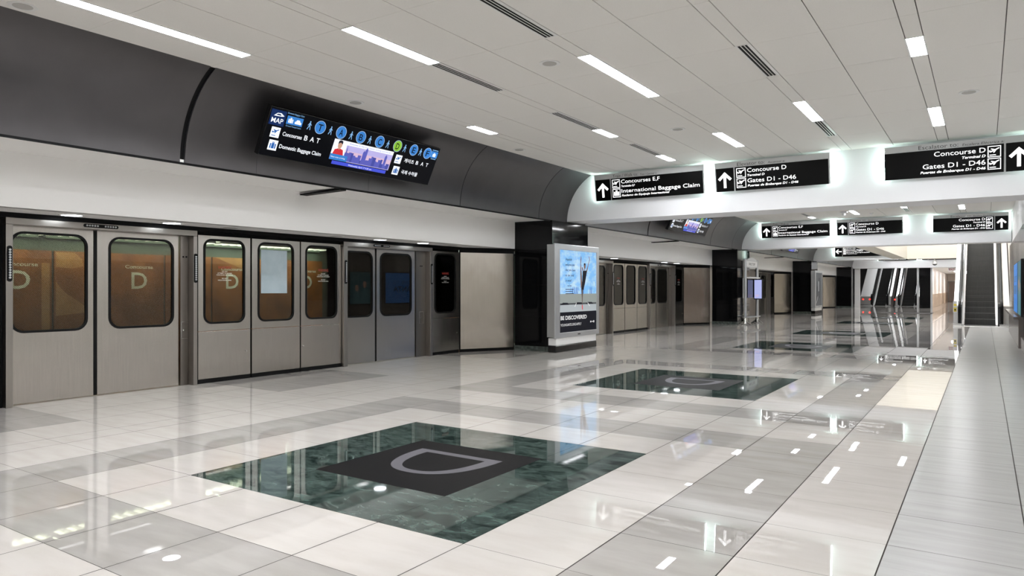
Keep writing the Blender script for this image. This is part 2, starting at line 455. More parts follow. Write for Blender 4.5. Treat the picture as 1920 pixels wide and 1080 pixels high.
def vent(x, y0, y1, label):
    o = thing('air_vent', label, 'air vent', (x, (y0 + y1) / 2, ZC), 'slotted ceiling air vents')
    b = B(); z = ZC - .004
    for a, c in ((-.085, -.062), (-.031, -.022), (.009, .018), (.046, .085)):
        b.box(x + a, x + c, y0, y1, z - .002, ZC - .0005, 'lamp_trim')
    b.box(x - .062, x + .046, y0, y0 + .012, z - .002, ZC - .0005, 'lamp_trim'); b.box(x - .062, x + .046, y1 - .012, y1, z - .002, ZC - .0005, 'lamp_trim')
    b.obj('frame', o)
    B().box(x - .062, x + .046, y0 + .012, y1 - .012, z + .002, ZC - .0005, 'black').obj('slots', o)
for k in range(4):
    cnt = {}; d = 14.95 * k
    for (r, a, c) in BL:
        if k == 2 and r > 1: continue
        cnt[r] = cnt.get(r, 0) + 1
        n = sum(1 for q in BL if q[0] == r)
        pos = '' if n == 1 else (' nearer' if cnt[r] == 1 else ' farther' if cnt[r] == 2 and n == 2 else ['', ' first', ' second', ' third'][cnt[r]])
        fixture(STRIPS[r], a + d, c + d, 'lit%s ceiling light, %s, %s' % (pos, ROWN[r], BAYN[k]))
    cnt = {}
    for (r, a, c) in BV:
        if k >= 2: continue
        cnt[r] = cnt.get(r, 0) + 1
        n = sum(1 for q in BV if q[0] == r)
        pos = '' if n == 1 else [' ', ' first', ' second', ' third'][cnt[r]]
        vent(STRIPS[r], a + d, c + d, 'slotted%s air vent, %s, %s' % (pos, ROWN[r], BAYN[k]))
# the strip of lights carries on above and behind the camera
for q, (r, a, c) in enumerate([(1, -0.6, 0.82), (2, 2.3, 3.75), (2, -3.4, -2.0), (3, 1.6, 3.0), (4, 3.1, 4.5), (3, -2.2, -0.8), (0, -2.1, -0.7), (4, -3.6, -2.2), (1, -7, -5.6), (3, -7, -5.6), (2, -11, -9.6)]):
    fixture(STRIPS[r], a, c, 'recessed ceiling light above and behind the viewpoint')
SPN = ['above the nearest inlay, between the vault-side vents', 'over the second inlay, middle of the nearest bay', 'close to the dark vault, ahead of the wall screen', 'directly above the wall screen, by the vault',
       'in the top left corner, by the vault', 'toward the right wall, above the right sign']
for i, (x, y) in enumerate(SP):
    o = thing('ceiling_speaker', 'round gray ceiling speaker ' + SPN[i], 'speaker', (x, y, ZC), 'round ceiling speakers')
    B().cyl((x, y, ZC - .006), (x, y, ZC - .0005), .125, 'lamp_trim', n=28).obj('rim', o)
    B().cyl((x, y, ZC - .009), (x, y, ZC - .0062), .085, 'speaker', n=28).obj('grille', o)
for (x, y, lab) in [(-4.14, 27.4, 'larger white smoke detector on the ceiling beyond the first beam'), (-3.39, 28.4, 'smaller white smoke detector right of the larger one, before the second beam')]:
    k = 1.0 if x < -4 else .55
    o = thing('smoke_detector', lab, 'smoke detector', (x, y, ZC))
    B().lathe((x, y, ZC), [(.13 * k, -.002), (.13 * k, -.03 * k), (.05 * k, -.05 * k)], 'plastic_white').obj('base_plate', o)
    B().lathe((x, y, ZC), [(.05 * k, -.052 * k), (.07 * k, -.08 * k), (.05 * k, -.13 * k), (.02 * k, -.14 * k)], 'plastic_white').obj('sensor_head', o)

# ------------------------------------------------------------------ setting: beams, vaults, fascia
for i, (a, c) in enumerate(BEAMS[:2]):
    b = B(); b.box(-8.62, 0.78, a, c, 3.12, ZC + .01, 'beam_white'); struct(b, 'trim_%d' % (i + 1))
b = B(); b.box(-8.62, -4.3, 45.2, 46.15, 3.12, ZC + .01, 'beam_white'); struct(b, 'trim_3')
b = B(); b.box(-8.62, 0.78, 60.2, 61.15, 3.0, ZC + .01, 'beam_white'); struct(b, 'trim_4')
VR = 1.247
def vault_pt(z, r=VR):
    return -8.5 + VR - math.sqrt(max(0, r * r - (z - 3.1) ** 2))
def vault(y0, y1, seams, name):
    b = B(); n = 18
    zs = [3.1 + (ZC - 3.1) * i / n for i in range(n + 1)]
    cuts = [y0] + [s for s, g in seams] + [y1]; gap = {s: g for s, g in seams}
    for j in range(len(cuts) - 1):
        a = cuts[j] + gap.get(cuts[j], 0) / 2; c = cuts[j + 1] - gap.get(cuts[j + 1], 0) / 2
        front = [(vault_pt(z), z) for z in zs]; back = [(x - .03, z) for x, z in reversed(front)]
        b.prism(front + back, 'y', a, c, 'vault')
    back = [(vault_pt(z) - .032, z) for z in zs]
    b.prism(back + [(x - .03, z) for x, z in reversed(back)], 'y', y0, y1, 'black')
    b.box(-8.53, -8.497, y0, y1, 3.075, 3.1, 'black')
    o = struct(b, name); smooth(o, 30)
vault(-13, 15.2, [(0.9, .006), (5.2, .07), (6.3, .004), (8.47, .004), (10.95, .016), (13.88, .016)], 'wall_left_vault')
vault(16.15, 30.2, [(20.2, .07), (23.4, .004), (26.1, .03), (28.8, .012)], 'wall_left_vault.001')
vault(31.15, 45.2, [(35.2, .06), (40.9, .02), (43.8, .012)], 'wall_left_vault.002')
vault(46.15, 60.2, [(50, .05), (55.8, .02)], 'wall_left_vault.003')
b = B()
COLS = [(14.4, 16.2), (29.4, 31.2), (44.4, 46.2), (59.4, 61.2)]
segs = [(-13, 14.4), (16.2, 29.4), (31.2, 44.4), (46.2, 59.4)]
for a, c in segs:
    b.box(-9.56, -8.531, a, c, 3.1, 3.16, 'trim_white')            # soffit behind the vault lip
    b.box(-9.62, -9.5, a, c, 2.45, 3.16, 'fascia')                  # white fascia over the train doors
    b.box(-10.9, -9.56, a, c, 2.45, 2.50, 'trim_white')             # lower soffit with the downlights
struct(b, 'trim_5')

# downlights over the doors
for k in range(2):
    for i, (y, on) in enumerate([(4.52, 1), (5.89, 1), (6.86, 0), (9.06, 0), (10.19, 1), (11.47, 1), (12.47, 0)]):
        y += 14.9 * k
        if k and y < 20: continue
        nm = ['over the left door leaf at the picture edge', 'over the second door leaf of the near doors', 'over the first window panel', 'over the third window panel', 'over the left leaf of the second doors',
              'over the right leaf of the second doors', 'over the narrow window panel beside the plain panel'][i]
        o = thing('downlight', '%s round downlight %s%s' % ('lit' if on else 'unlit gray', nm, ', far bay' if k else ''), 'downlight', (-9.9, y, 2.45), 'round downlights in the soffit over the train doors')
        r = B(); r.ring([(-9.9 + .15 * math.cos(t * PI / 14), y + .15 * math.sin(t * PI / 14)) for t in range(28)], [(-9.9 + .12 * math.cos(t * PI / 14), y + .12 * math.sin(t * PI / 14)) for t in range(28)], 'z', 2.443, 2.4495, 'lamp_trim')
        r.obj('rim', o)
        B().cyl((-9.9, y, 2.446), (-9.9, y, 2.4495), .12, 'downlamp' if on else 'downlamp_off', n=28).obj('lens', o)
# dark brackets under the vault lip
for k in range(3):
    y = 7.9 + 14.95 * k
    b = B(); b.prism([(-9.48, 3.045), (-8.54, 3.06), (-8.54, 3.095), (-9.48, 3.065)], 'y', y - .02, y + .12, 'black')
    tag(b.obj('soffit_bracket'), ['thin dark bracket under the vault lip below the wall screen', 'thin dark bracket under the vault lip in the second bay', 'thin dark bracket under the vault lip in the third bay'][k], 'bracket', 'dark brackets under the vault lip')

# ------------------------------------------------------------------ left wall: train doors
XD, XP, XF = -10.30, -10.20, -10.14
def wall_black(y0, y1, name, solid):
    """the black surround the steel panels sit in; solid where nothing can be seen through"""
    pass
def window(b_parent, x, y0, y1, z0, z1, r, pane, name='window'):
    """rubber gasket with a pane inside it"""
    g = B(); n = 6
    g.ring(rrect(y0 - .03, y1 + .03, z0 - .03, z1 + .03, r + .03, n), rrect(y0, y1, z0, z1, r, n), 'x', x - .03, x + .010, 'rubber')
    w_ = g.obj('window_gasket', b_parent)
    p = B(); p.prism(rrect(y0 - .005, y1 + .005, z0 - .005, z1 + .005, r, n), 'x', x - .016, x - .012, pane)
    p.obj('glass_pane', b_parent)
    return w_
def holed(b, x0, x1, y0, y1, z0, z1, wy0, wy1, wz0, wz1, r, m):
    b.ring(outer_match(y0, y1, z0, z1), rrect(wy0 - .028, wy1 + .028, wz0 - .028, wz1 + .028, r + .028), 'x', x0, x1, m)
def studs(b, x, y, z0, z1):
    n = 12
    b.prism(rrect(y - .028, y + .028, z0, z1, .027), 'x', x, x + .012, 'rubber')
    for i in range(n):
        z = z0 + .05 + (z1 - z0 - .1) * i / (n - 1)
        b.cyl((x + .012, y, z), (x + .022, y, z), .014, 'aluminium', n=8)
def leaf(parent, y0, y1, wy0, wy1, label, pane='pane_hatch', m='steel'):
    b = B(); holed(b, XD - .045, XD, y0, y1, 0.012, 2.30, wy0, wy1, .95, 2.20, .13, m)
    o = b.obj('door_leaf', parent); bevel(o, .004, 2)
    if label: o['label'] = label
    window(o, XD, wy0, wy1, .95, 2.20, .13, pane); return o
def doors(y0, ya, yb, yc, yd, ye, yf, w1, w2, label, left_post=True):
    """y0 left post, leaf ya-yb, leaf yc-yd, jamb ye, right post ye-yf"""
    o = thing('train_door', label, 'train door', (XD, (ya + yd) / 2, 0), 'sliding stainless train doors')
    leaf(o, ya, yb, *w1, None); leaf(o, yc, yd, *w2, None)
    b = B(); b.box(XD - .04, XF, y0, yf, 2.302, 2.385, 'steel_trim'); bevel(b.obj('door_header', o), .005)
    for a, c, s in ((y0, ya - .005, 0), (ye + .0, yf, 1)):
        b = B(); b.box(XD - .04, XF, a, c, 0.0, 2.300, 'steel_trim'); p = bevel(b.obj('door_post', o), .005)
        q = B(); studs(q, XF, (a + c) / 2, 1.58, 2.03); q.obj('sensor_strip', p)
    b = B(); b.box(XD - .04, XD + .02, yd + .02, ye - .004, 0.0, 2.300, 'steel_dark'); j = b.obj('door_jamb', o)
    q = B(); ym = (yd + ye) / 2
    for z0, z1 in ((.72, .98),):
        for a0, a1, c0, c1 in ((ym - .045, ym + .1, z0, z0 + .006), (ym - .045, ym + .1, z1 - .006, z1), (ym - .045, ym - .039, z0, z1), (ym + .094, ym + .1, z0, z1)):
            q.box(XD + .0201, XD + .023, a0, a1, c0, c1, 'steel_bright')
    q.obj('lock_plate', j); q = B()
    q.cyl((XD + .0201, ym - .01, .85), (XD + .03, ym - .01, .85), .012, 'chrome', n=10)
    q.obj('lock_cylinder', j); q = B()
    q.cyl((XD + .0201, ym - .01, 1.98), (XD + .026, ym - .01, 1.98), .014, 'rubber', n=10); q.obj('key_switch', j); q = B(); q.cyl((XD + .0201, ym + .04, 1.98), (XD + .026, ym + .04, 1.98), .014, 'rubber', n=10)
    q.obj('key_switch', j)
    q = B(); yc_ = (yb + yc) / 2
    q.prism(rrect(yc_ - .23, yc_ + .23, 2.325, 2.372, .022), 'x', XF, XF + .012, 'rubber')
    for i in range(12):
        if i in (5, 6): continue
        q.cyl((XF + .012, yc_ - .19 + .38 * i / 11, 2.349), (XF + .022, yc_ - .19 + .38 * i / 11, 2.349), .012, 'aluminium', n=8)
    q.obj('header_sensor', o)
    b = B(); b.box(XD - .03, XD - .012, yb, yc, 0.01, 2.30, 'rubber'); b.obj('door_seal', o)
    return o
WT = ['DO NOT', 'ATTEMPT TO BOARD', 'WHEN DOORS ARE CLOSING', '', 'DO NOT', 'HOLD DOORS OPEN']
def warning(parent, y0, zt, dim=1.0):
    b = B(); x = XP - .009
    T = lambda p: (x, p[0], p[2])
    b.text('WARNING', y0, zt - .055, .05, 0, 'ink_red', width=.24, align='C', bold=.01, T=T)
    z = zt - .085
    for i, t in enumerate(WT):
        if t: b.text(t, y0, z - .018, .017, 0, 'ink_white', width=[.10, .26, .30, 0, .10, .24][i], align='C', bold=.01, T=T)
        z -= .028
    b.flat = True
    p = b.obj('warning_lettering', parent); return p
def wpanel(y0, y1, wy0, wy1, label, warn=None, sheet=False, pane='pane', knob=None):
    o = thing('window_panel', label, 'wall panel', (XP, (y0 + y1) / 2, 0), 'narrow steel panels with a tall window')
    b = B(); holed(b, XP - .04, XP, y0, y1, .82, 2.33, wy0, wy1, .96, 2.25, .11, 'steel'); u = bevel(b.obj('upper_panel', o), .003)
    wn = window(u, XP, wy0, wy1, .96, 2.25, .11, pane)
    b = B(); b.box(XP - .04, XP, y0, y1, .07, .814, 'steel'); l = bevel(b.obj('lower_panel', o), .003)
    if knob is not None:
        B().cyl((XP, knob, .46), (XP + .012, knob, .46), .014, 'chrome', n=12).obj('lock', l)
    b = B(); b.box(XP - .035, XP - .01, y0, y1, 0.0, .066, 'rubber'); b.obj('base_strip', o)
    if warn: warning(o, warn, 1.86)
    return o
def mull(b, y0, y1, z0=0.0, z1=2.45): b.box(XP - .06, XP - .03, y0, y1, z0, z1, 'black')

def door_bay(k):
    d = 14.8 * k; B_ = ['', ' past the poster column'][k]
    if k == 0:
        doors(3.865, 3.95, 4.985, 5.035, 6.235, 6.385, 6.45, (4.0, 4.88), (5.22, 6.13), 'stainless double train door at the left picture edge, right leaf showing Concourse D')
    else:
        doors(3.865 + d, 3.95 + d, 4.985 + d, 5.035 + d, 6.235 + d, 6.385 + d, 6.45 + d, (4.0 + d, 4.88 + d), (5.22 + d, 6.13 + d), 'stainless double train door mostly hidden behind the dancer poster')
    nm = ['first of three window panels beside the near train door', 'middle of three, pale sheet over its glass', 'third of three, left of the second train door'] if k == 0 else \
         ['first of three window panels right of the dancer poster', 'middle of three window panels right of the dancer poster', 'third of three window panels right of the dancer poster']
    P = [(6.50, 7.445, 6.62, 7.31), (7.475, 8.475, 7.62, 8.31), (8.50, 9.455, 8.63, 9.32)]
    for i, (a, c, wa, wc) in enumerate(P):
        wpanel(a + d, c + d, wa + d, wc + d, 'steel panel with tall window, ' + nm[i], warn=(None if i == 1 else (6.97 if i == 0 else 9.02) + d), knob=([7.36, None, 8.55][i] + d) if i != 1 else None)
    doors(9.465 + d, 9.57 + d, 10.455 + d, 10.505 + d, 11.665 + d, 12.0 + d, 12.075 + d, (9.63 + d, 10.36 + d), (10.63 + d, 11.53 + d),
          'stainless double train door with dark reflecting windows, left of the plain steel panel' if k == 0 else 'small distant stainless double train door between the poster and second black column')
    wpanel(12.125 + d, 13.10 + d, 12.24 + d, 12.94 + d, 'single narrow steel window panel ' + ('between the second train door and plain panel' if k == 0 else 'left of the distant plain steel panel'), warn=12.6 + d, knob=13.03 + d)
    blank(d, ['plain stainless steel panel left of the nearest black column', 'plain stainless steel panel left of the second black column'][k])
    b = B()
    b.box(XP - .12, XF - .002, 3.3 + d, 13.12 + d, 2.386, 2.449, 'black')
    for a, c in ((3.70, 3.862), (6.452, 6.498), (7.446, 7.474), (8.476, 8.499), (9.456, 9.464), (12.077, 12.122), (13.102, 13.12)):
        mull(b, a + d, c + d, 0, 2.386)
    for a, c in ((6.498, 9.456), (12.122, 13.12)):
        b.box(XP - .06, XP - .03, a + d, c + d, 2.332, 2.386, 'black')
    # steel that continues out of sight
    if k == 0: b.box(XP - .06, XP, -13, 3.70, 0, 2.449, 'steel')
    else: b.box(XP - .06, XP, 16.2, 3.70 + d, 0, 2.449, 'steel')
    struct(b, 'wall_left' if k == 0 else 'wall_left.001')
def blank(d, label):
    o = thing('plain_panel', label, 'wall panel', (-9.85, 13.78 + d, 0), 'plain angled steel panels beside the columns')
    p0 = Vector((-10.195, 13.13 + d)); p1 = Vector((-9.505, 14.385 + d)); dr = (p1 - p0).normalized(); nr = Vector((dr.y, -dr.x))
    q = lambda t, off: tuple(p0 + dr * t + nr * off)
    Ln = (p1 - p0).length
    B().prism([q(0.01, 0), q(Ln - .03, 0), q(Ln - .03, -.04), q(0.01, -.04)], 'z', .07, 2.33, 'steel_panel').obj('steel_sheet', o)
    B().prism([q(0.0, -.02), q(Ln, -.02), q(Ln, -.06), q(0.0, -.06)], 'z', 0, 2.449, 'black').obj('black_surround', o)
door_bay(0); door_bay(1)
# third and fourth bay: only the far end of each shows
for k, d in ((2, 29.75), (3, 44.7)):
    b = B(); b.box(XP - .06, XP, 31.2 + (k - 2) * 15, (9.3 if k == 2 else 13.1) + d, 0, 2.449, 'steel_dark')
    b.box(XP - .12, XF, 9 + d, 13.1 + d, 2.386, 2.449, 'black')
    struct(b, 'wall_left.00%d' % k)
    if k == 2:
        doors(9.465 + d, 9.57 + d, 10.455 + d, 10.505 + d, 11.665 + d, 12.0 + d, 12.075 + d, (9.63 + d, 10.36 + d), (10.63 + d, 11.53 + d), 'far stainless train door partly behind the directory stand')
        wpanel(12.125 + d, 13.10 + d, 12.24 + d, 12.94 + d, 'far narrow steel window panel right of the directory stand')
    blank(d, ['plain brownish steel panel left of the third black column', 'small bluish plain steel panel left of the fourth black column'][k - 2])
# pale sheet behind the middle window
b = B(); b.box(-10.2115, -10.2095, 7.66, 8.20, 1.41, 2.15, 'paper'); tag(b.obj('paper_sheet'), 'pale blue-gray sheet covering the glass of the middle window panel', 'paper sheet')
# tunnel beyond the doors
b = B()
b.box(-13.0, -12.52, 2.0, 31, -0.2, 2.9, 'tunnel'); b.box(-13.0, -10.4, 1.9, 2.0, -.2, 2.9, 'tunnel_dark'); b.box(-13, -10.4, 31, 31.1, -.2, 2.9, 'tunnel_dark')
b.box(-12.52, -10.72, 2.0, 31, -0.3, -0.2, 'tunnel_dark'); b.box(-12.52, -10.4, 2.0, 31, 2.52, 2.9, 'tunnel_dark')
struct(b, 'wall_left_tunnel')
MUR = [(3.10, 5.40, 'left edge of the far orange wall, Concourse D cut off by the window frame', 4.95), (5.44, 7.27, 'orange wall panel showing Concourse D in the second door window', 6.82),
       (7.31, 8.22, 'narrow orange wall panel between the door window and the first window panel', None), (8.26, 11.0, 'orange wall panel with Concourse D behind the warning text', 8.69), (15.38, 16.9, 'far orange wall panel seen in the single window panel', 16.05),
       (25.6, 26.9, 'distant orange wall panel glimpsed through windows past the poster column', None)]
for (a, c, lab, yD) in MUR:
    o = thing('mural_panel', lab, 'wall panel', (-12.5, (a + c) / 2, 0), 'orange lettered wall panels across the track')
    b = B(); b.box(-12.519, -12.48, a, c, -.1, 2.10, 'mural'); b.obj('panel_board', o)
    T = lambda p: (-12.478, p[0], p[2])
    if yD:
        b = B(); b.flat = True
        b.text('Concourse', yD, 1.845, .062, 0, 'mural_letter', width=.5, align='C', bold=.008, T=T)
        b.text('D', yD, 1.49, .30, 0, 'mural_letter', width=.28, align='C', bold=.012, T=T)
        b.obj('lettering', o); b = flat(B())
        b.text('Concourse', yD + 1.87, 1.845, .062, 0, 'mural_letter', width=.5, align='C', bold=.008, T=T) if a > 8 and a < 10 else None
        if a > 8 and a < 10: b.text('D', yD + 1.87, 1.49, .30, 0, 'mural_letter', width=.28, align='C', bold=.012, T=T)
        if b.v: b.obj('lettering', o)
    if a in (3.10, 8.26):
        b = B(); b.flat = True
        if a == 3.10:
            b.add([T((5.25, 0, .6)), T((5.37, 0, .6)), T((5.37, 0, 1.9)), T((5.25, 0, 1.9))], [(0, 1, 2, 3)], 'mural_figure')
        else:
            b.add([T((8.3, 0, 2.1)), T((9.0, 0, 2.1)), T((9.3, 0, 1.75))], [(0, 1, 2)], 'mural_figure')
        b.obj('printed_figure', o)
    if a == 5.44:
        b = B(); b.flat = True
        pts = [(5.46, 2.08), (5.75, 2.08), (5.86, 1.98), (5.88, 1.86), (5.7, 1.82), (5.46, 1.84)]
        b.add([T((p, 0, q)) for p, q in pts], [tuple(range(len(pts)))], 'mural_figure')
        pts = [(5.46, 1.6), (5.6, 1.42), (5.85, 1.25), (6.0, 1.1), (5.46, 1.05)]
        b.add([T((p, 0, q)) for p, q in pts], [tuple(range(len(pts)))], 'mural_figure')
        b.obj('printed_figure', o)
for i, (a, c) in enumerate([(2.6, 5.2), (5.3, 8.0), (8.1, 10.9), (11.4, 13.2), (15.0, 17.5), (20, 22.6), (24.6, 27.4)]):
    o = thing('grid_light', ['egg crate ceiling light strip behind the left door window', 'egg crate ceiling light strip behind the second door window', 'egg crate ceiling light strip behind the window panels', 'egg crate light strip behind the second train door',
                             'egg crate light strip behind the narrow single window', 'egg crate light strip behind the first far window panel', 'egg crate light strip behind the far train door'][i], 'ceiling light', (-12.2, (a + c) / 2, 2.4), 'egg crate lights above the track')
    B().box(-12.45, -12.0, a, c, 2.40, 2.43, 'grid_lamp').obj('light_tube', o)
    b = B(); n = int((c - a) / .17)
    for q in range(n + 1): b.box(-12.45, -12.0, a + (c - a) * q / n - .008, a + (c - a) * q / n + .008, 2.33, 2.399, 'lamp_trim')
    b.box(-12.47, -12.451, a, c, 2.30, 2.44, 'tunnel'); b.box(-12.0, -11.985, a, c, 2.34, 2.44, 'lamp_trim')
    b.obj('louver', o)

# ------------------------------------------------------------------ columns
CN = ['nearest black granite column, carrying the dancer poster', 'second black granite column, behind the directory stand', 'third black granite column with the gray framed poster case', 'farthest black granite column beside the far escalators']
for k, (a, c) in enumerate(COLS):
    o = thing('granite_column', CN[k], 'column', (-8.97, (a + c) / 2, 0), 'black granite columns')
    b = B()
    b.box(-9.48, -8.47, a + .02, c - .02, 0.1, 3.09, 'black')
    for z0, z1 in ((.115, .81), (.814, 1.57), (1.574, 2.40), (2.404, 3.09)):
        for x0, x1 in ((-9.5, -8.45),):
            b.box(x0, x1, a, c, z0, z1, 'granite')
    bevel(b.obj('granite_cladding', o), .004)
    B().box(-9.5, -8.443, a - .01, c + .01, 0, .112, 'base_stone').obj('stone_base', o)

# ------------------------------------------------------------------ overhead signs
def plane_icon(b, a0, b0, s, m, y):
    P = [(.12, .46), (.20, .42), (.30, .47), (.52, .53), (.40, .72), (.50, .74), (.70, .62), (.86, .70), (.92, .76), (.88, .80), (.78, .76), (.36, .52), (.24, .52), (.16, .56)]
    P = [(.10, .60), (.15, .62), (.24, .56), (.40, .60), (.22, .74), (.30, .77), (.56, .70), (.76, .80), (.88, .83), (.86, .75), (.66, .64), (.50, .40), (.42, .38), (.46, .53), (.22, .43), (.14, .46)]
    b.poly([(a0 + p * s, b0 + q * s) for p, q in P], y, m)
    b.rect(a0 + .14 * s, a0 + .62 * s, b0 + .16 * s, b0 + .23 * s, y, m)
def bag_icon(b, a0, b0, s, m, y, m2=None):
    b.rect(a0 + .16 * s, a0 + .84 * s, b0 + .18 * s, b0 + .66 * s, y, m)
    b.frame2(a0 + .38 * s, a0 + .62 * s, b0 + .66 * s, b0 + .82 * s, .06 * s, y, m)
    for q in (.3, .65): b.rect(a0 + q * s, a0 + (q + .05) * s, b0 + .18 * s, b0 + .66 * s, y - .0004, m2 or 'sign_black')
def arrow(b, ca, cb, h, m, y, rot=0):
    t = h * .17
    def R(p):
        c, s_ = math.cos(rot), math.sin(rot); return (ca + p[0] * c - p[1] * s_, cb + p[0] * s_ + p[1] * c)
    def ln(p, q):
        dx, dz = q[0] - p[0], q[1] - p[1]; l = math.hypot(dx, dz); nx, nz = -dz / l * t / 2, dx / l * t / 2
        b.poly([R((p[0] - nx, p[1] - nz)), R((q[0] - nx, q[1] - nz)), R((q[0] + nx, q[1] + nz)), R((p[0] + nx, p[1] + nz))], y, m)
    ln((0, -h / 2), (0, h * .40)); ln((-h * .38, h * .02), (t * .35, h * .45)); ln((h * .38, h * .02), (-t * .35, h * .45))
def sign(x0, y, z0, W, rows, head, label, group, mirror=False, arot=0, yb=None, icons=('plane', 'plane'), H=.61):
    tilt = math.radians(9)
    o = thing('overhead_sign', label, 'sign', (x0, y, z0), group, (tilt, 0, 0))
    bl = H - .12
    b = B(); b.box(0, W, 0, .03, 0, H, 'sign_gray'); bevel(b.obj('sign_housing', o, True), .004)
    aw = .40
    if not mirror: pa, pt = (.03, aw), (aw + .03, W - .03)
    else: pa, pt = (W - aw, W - .03), (.0, W - aw - .03)
    b = B(); b.box(pa[0], pa[1], -.012, -.0005, 0.0, bl, 'sign_black'); b.box(pt[0], pt[1], -.012, -.0005, 0.0, bl, 'sign_black'); b.obj('sign_face', o, True)
    b = flat(B()); arrow(b, (pa[0] + pa[1]) / 2, bl * .49, .33, 'lit_white', -.0135, arot); b.obj('arrow', o, True)
    n = len(rows)
    b = flat(B()); t = flat(B())
    pitch = .213 if n == 2 else .155; s = .195 if n == 2 else .145
    for i, (l1, w1, l2, w2) in enumerate(rows):
        zb = bl - .045 - s - i * pitch + .02
        ia = pt[0] + .03 if not mirror else pt[1] - .04 - s
        b.frame2(ia, ia + s, zb, zb + s, .013, -.0135, 'lit_white')
        (plane_icon if icons[i] == 'plane' else bag_icon)(b, ia, zb, s, 'lit_white', -.0135)
        b.obj('pictogram', o, True); b = flat(B())
        ta = ia + s + .03 if not mirror else ia - .03
        al = 'R' if mirror else 'L'; k = 1 if n == 2 else .72
        t.text(l1, ta, zb + s - .098 * k, .088 * k, -.0135, 'lit_white', width=w1, align=al, bold=.001)
        t.obj('lettering', o, True); t = flat(B())
        t.text(l2, ta, zb + s - .182 * k, .046 * k, -.0135, 'lit_white', width=w2, align=al, bold=.016, shear=.22)
        t.obj('small_lettering', o, True); t = flat(B())
    h = flat(B()); hx = pt[0] + .05 if not mirror else W * .245
    h.text(head[0], hx, bl + .022, .075, -.0015, 'sign_ink', width=head[1], bold=-.004); h.text(head[2], hx + head[1] + .06, bl + .022, .045, -.0015, 'sign_ink', width=head[3], shear=.2)
    h.obj('header_lettering', o, True)
    for i, xx in enumerate((-.012, W + .012)):
        q = B(); q.cyl((xx, .055, .02), (xx, .055, H - .02), .013, 'tube', n=8); q.obj('light_tube', o, True)
    q = B(); q.box(.3, .36, .031, .05, .05, H - .05, 'sign_gray'); q.box(W - .36, W - .3, .031, .05, .05, H - .05, 'sign_gray')
    q.obj('mounting_rail', o, True)
    return o
R1 = [('Concourses E,F', .94, 'Terminales E,F', .34), ('International Baggage Claim', 1.84, 'Reclamo de Equipaje Internacional', 1.15)]
R2 = [('Concourse D', .78, 'Terminal D', .35), ('Gates D1 - D46', .96, 'Puertas de Embarque D1 - D46', 1.0)]
H1 = ('Train / Walk to:', .62, 'Tren / Caminar a:', .40); H2 = ('Elevator to:', .56, 'Ascensor a:', .34); H3 = ('Escalator to:', .62, 'Escalera Eléctrica a:', .62)
for k in range(2):
    d = 15.0 * k; bm_ = ['on the first beam', 'on the second beam'][k]
    g = ['black direction signs on the first beam', 'black direction signs on the second beam'][k]
    sign(-7.66, 15.09 + d, 3.55, 2.63, R1, H1, 'black sign for International Baggage Claim, leftmost ' + bm_, g, icons=('plane', 'bag'))
    sign(-4.80, 15.09 + d, 3.55, 2.28, R2, H2, 'black Elevator sign with left arrow panel, middle ' + bm_, g)
    sign(-1.57, 15.09 + d, 3.53, 2.28, R2, H3, 'black Escalator sign with right arrow panel, rightmost ' + bm_, g, mirror=True)
R3 = [('Concourses T,A,B,C', .8, 'Terminales T,A,B,C', .5), ('Domestic Baggage Claim', 1.25, 'Reclamo de Equipaje Nacional', .85), ('Ground Transportation', 1.2, 'Transporte Terrestre', .55)]
sign(-7.30, 45.09, 3.33, 2.85, R3, ('Train to:', .4, 'Tren a:', .3), 'black sign with left arrow for Ground Transportation on the third beam', None, arot=PI / 2, icons=('plane', 'bag', 'bag'), H=.72)
sign(-6.70, 60.09, 3.56, 2.55, R1, H1, 'distant black sign strip, left of two, over the far escalators', 'black direction signs on the fourth beam', icons=('plane', 'bag'))
sign(-3.85, 60.09, 3.56, 2.28, R2, H2, 'distant black sign strip, right of two, behind the white dome camera', 'black direction signs on the fourth beam')

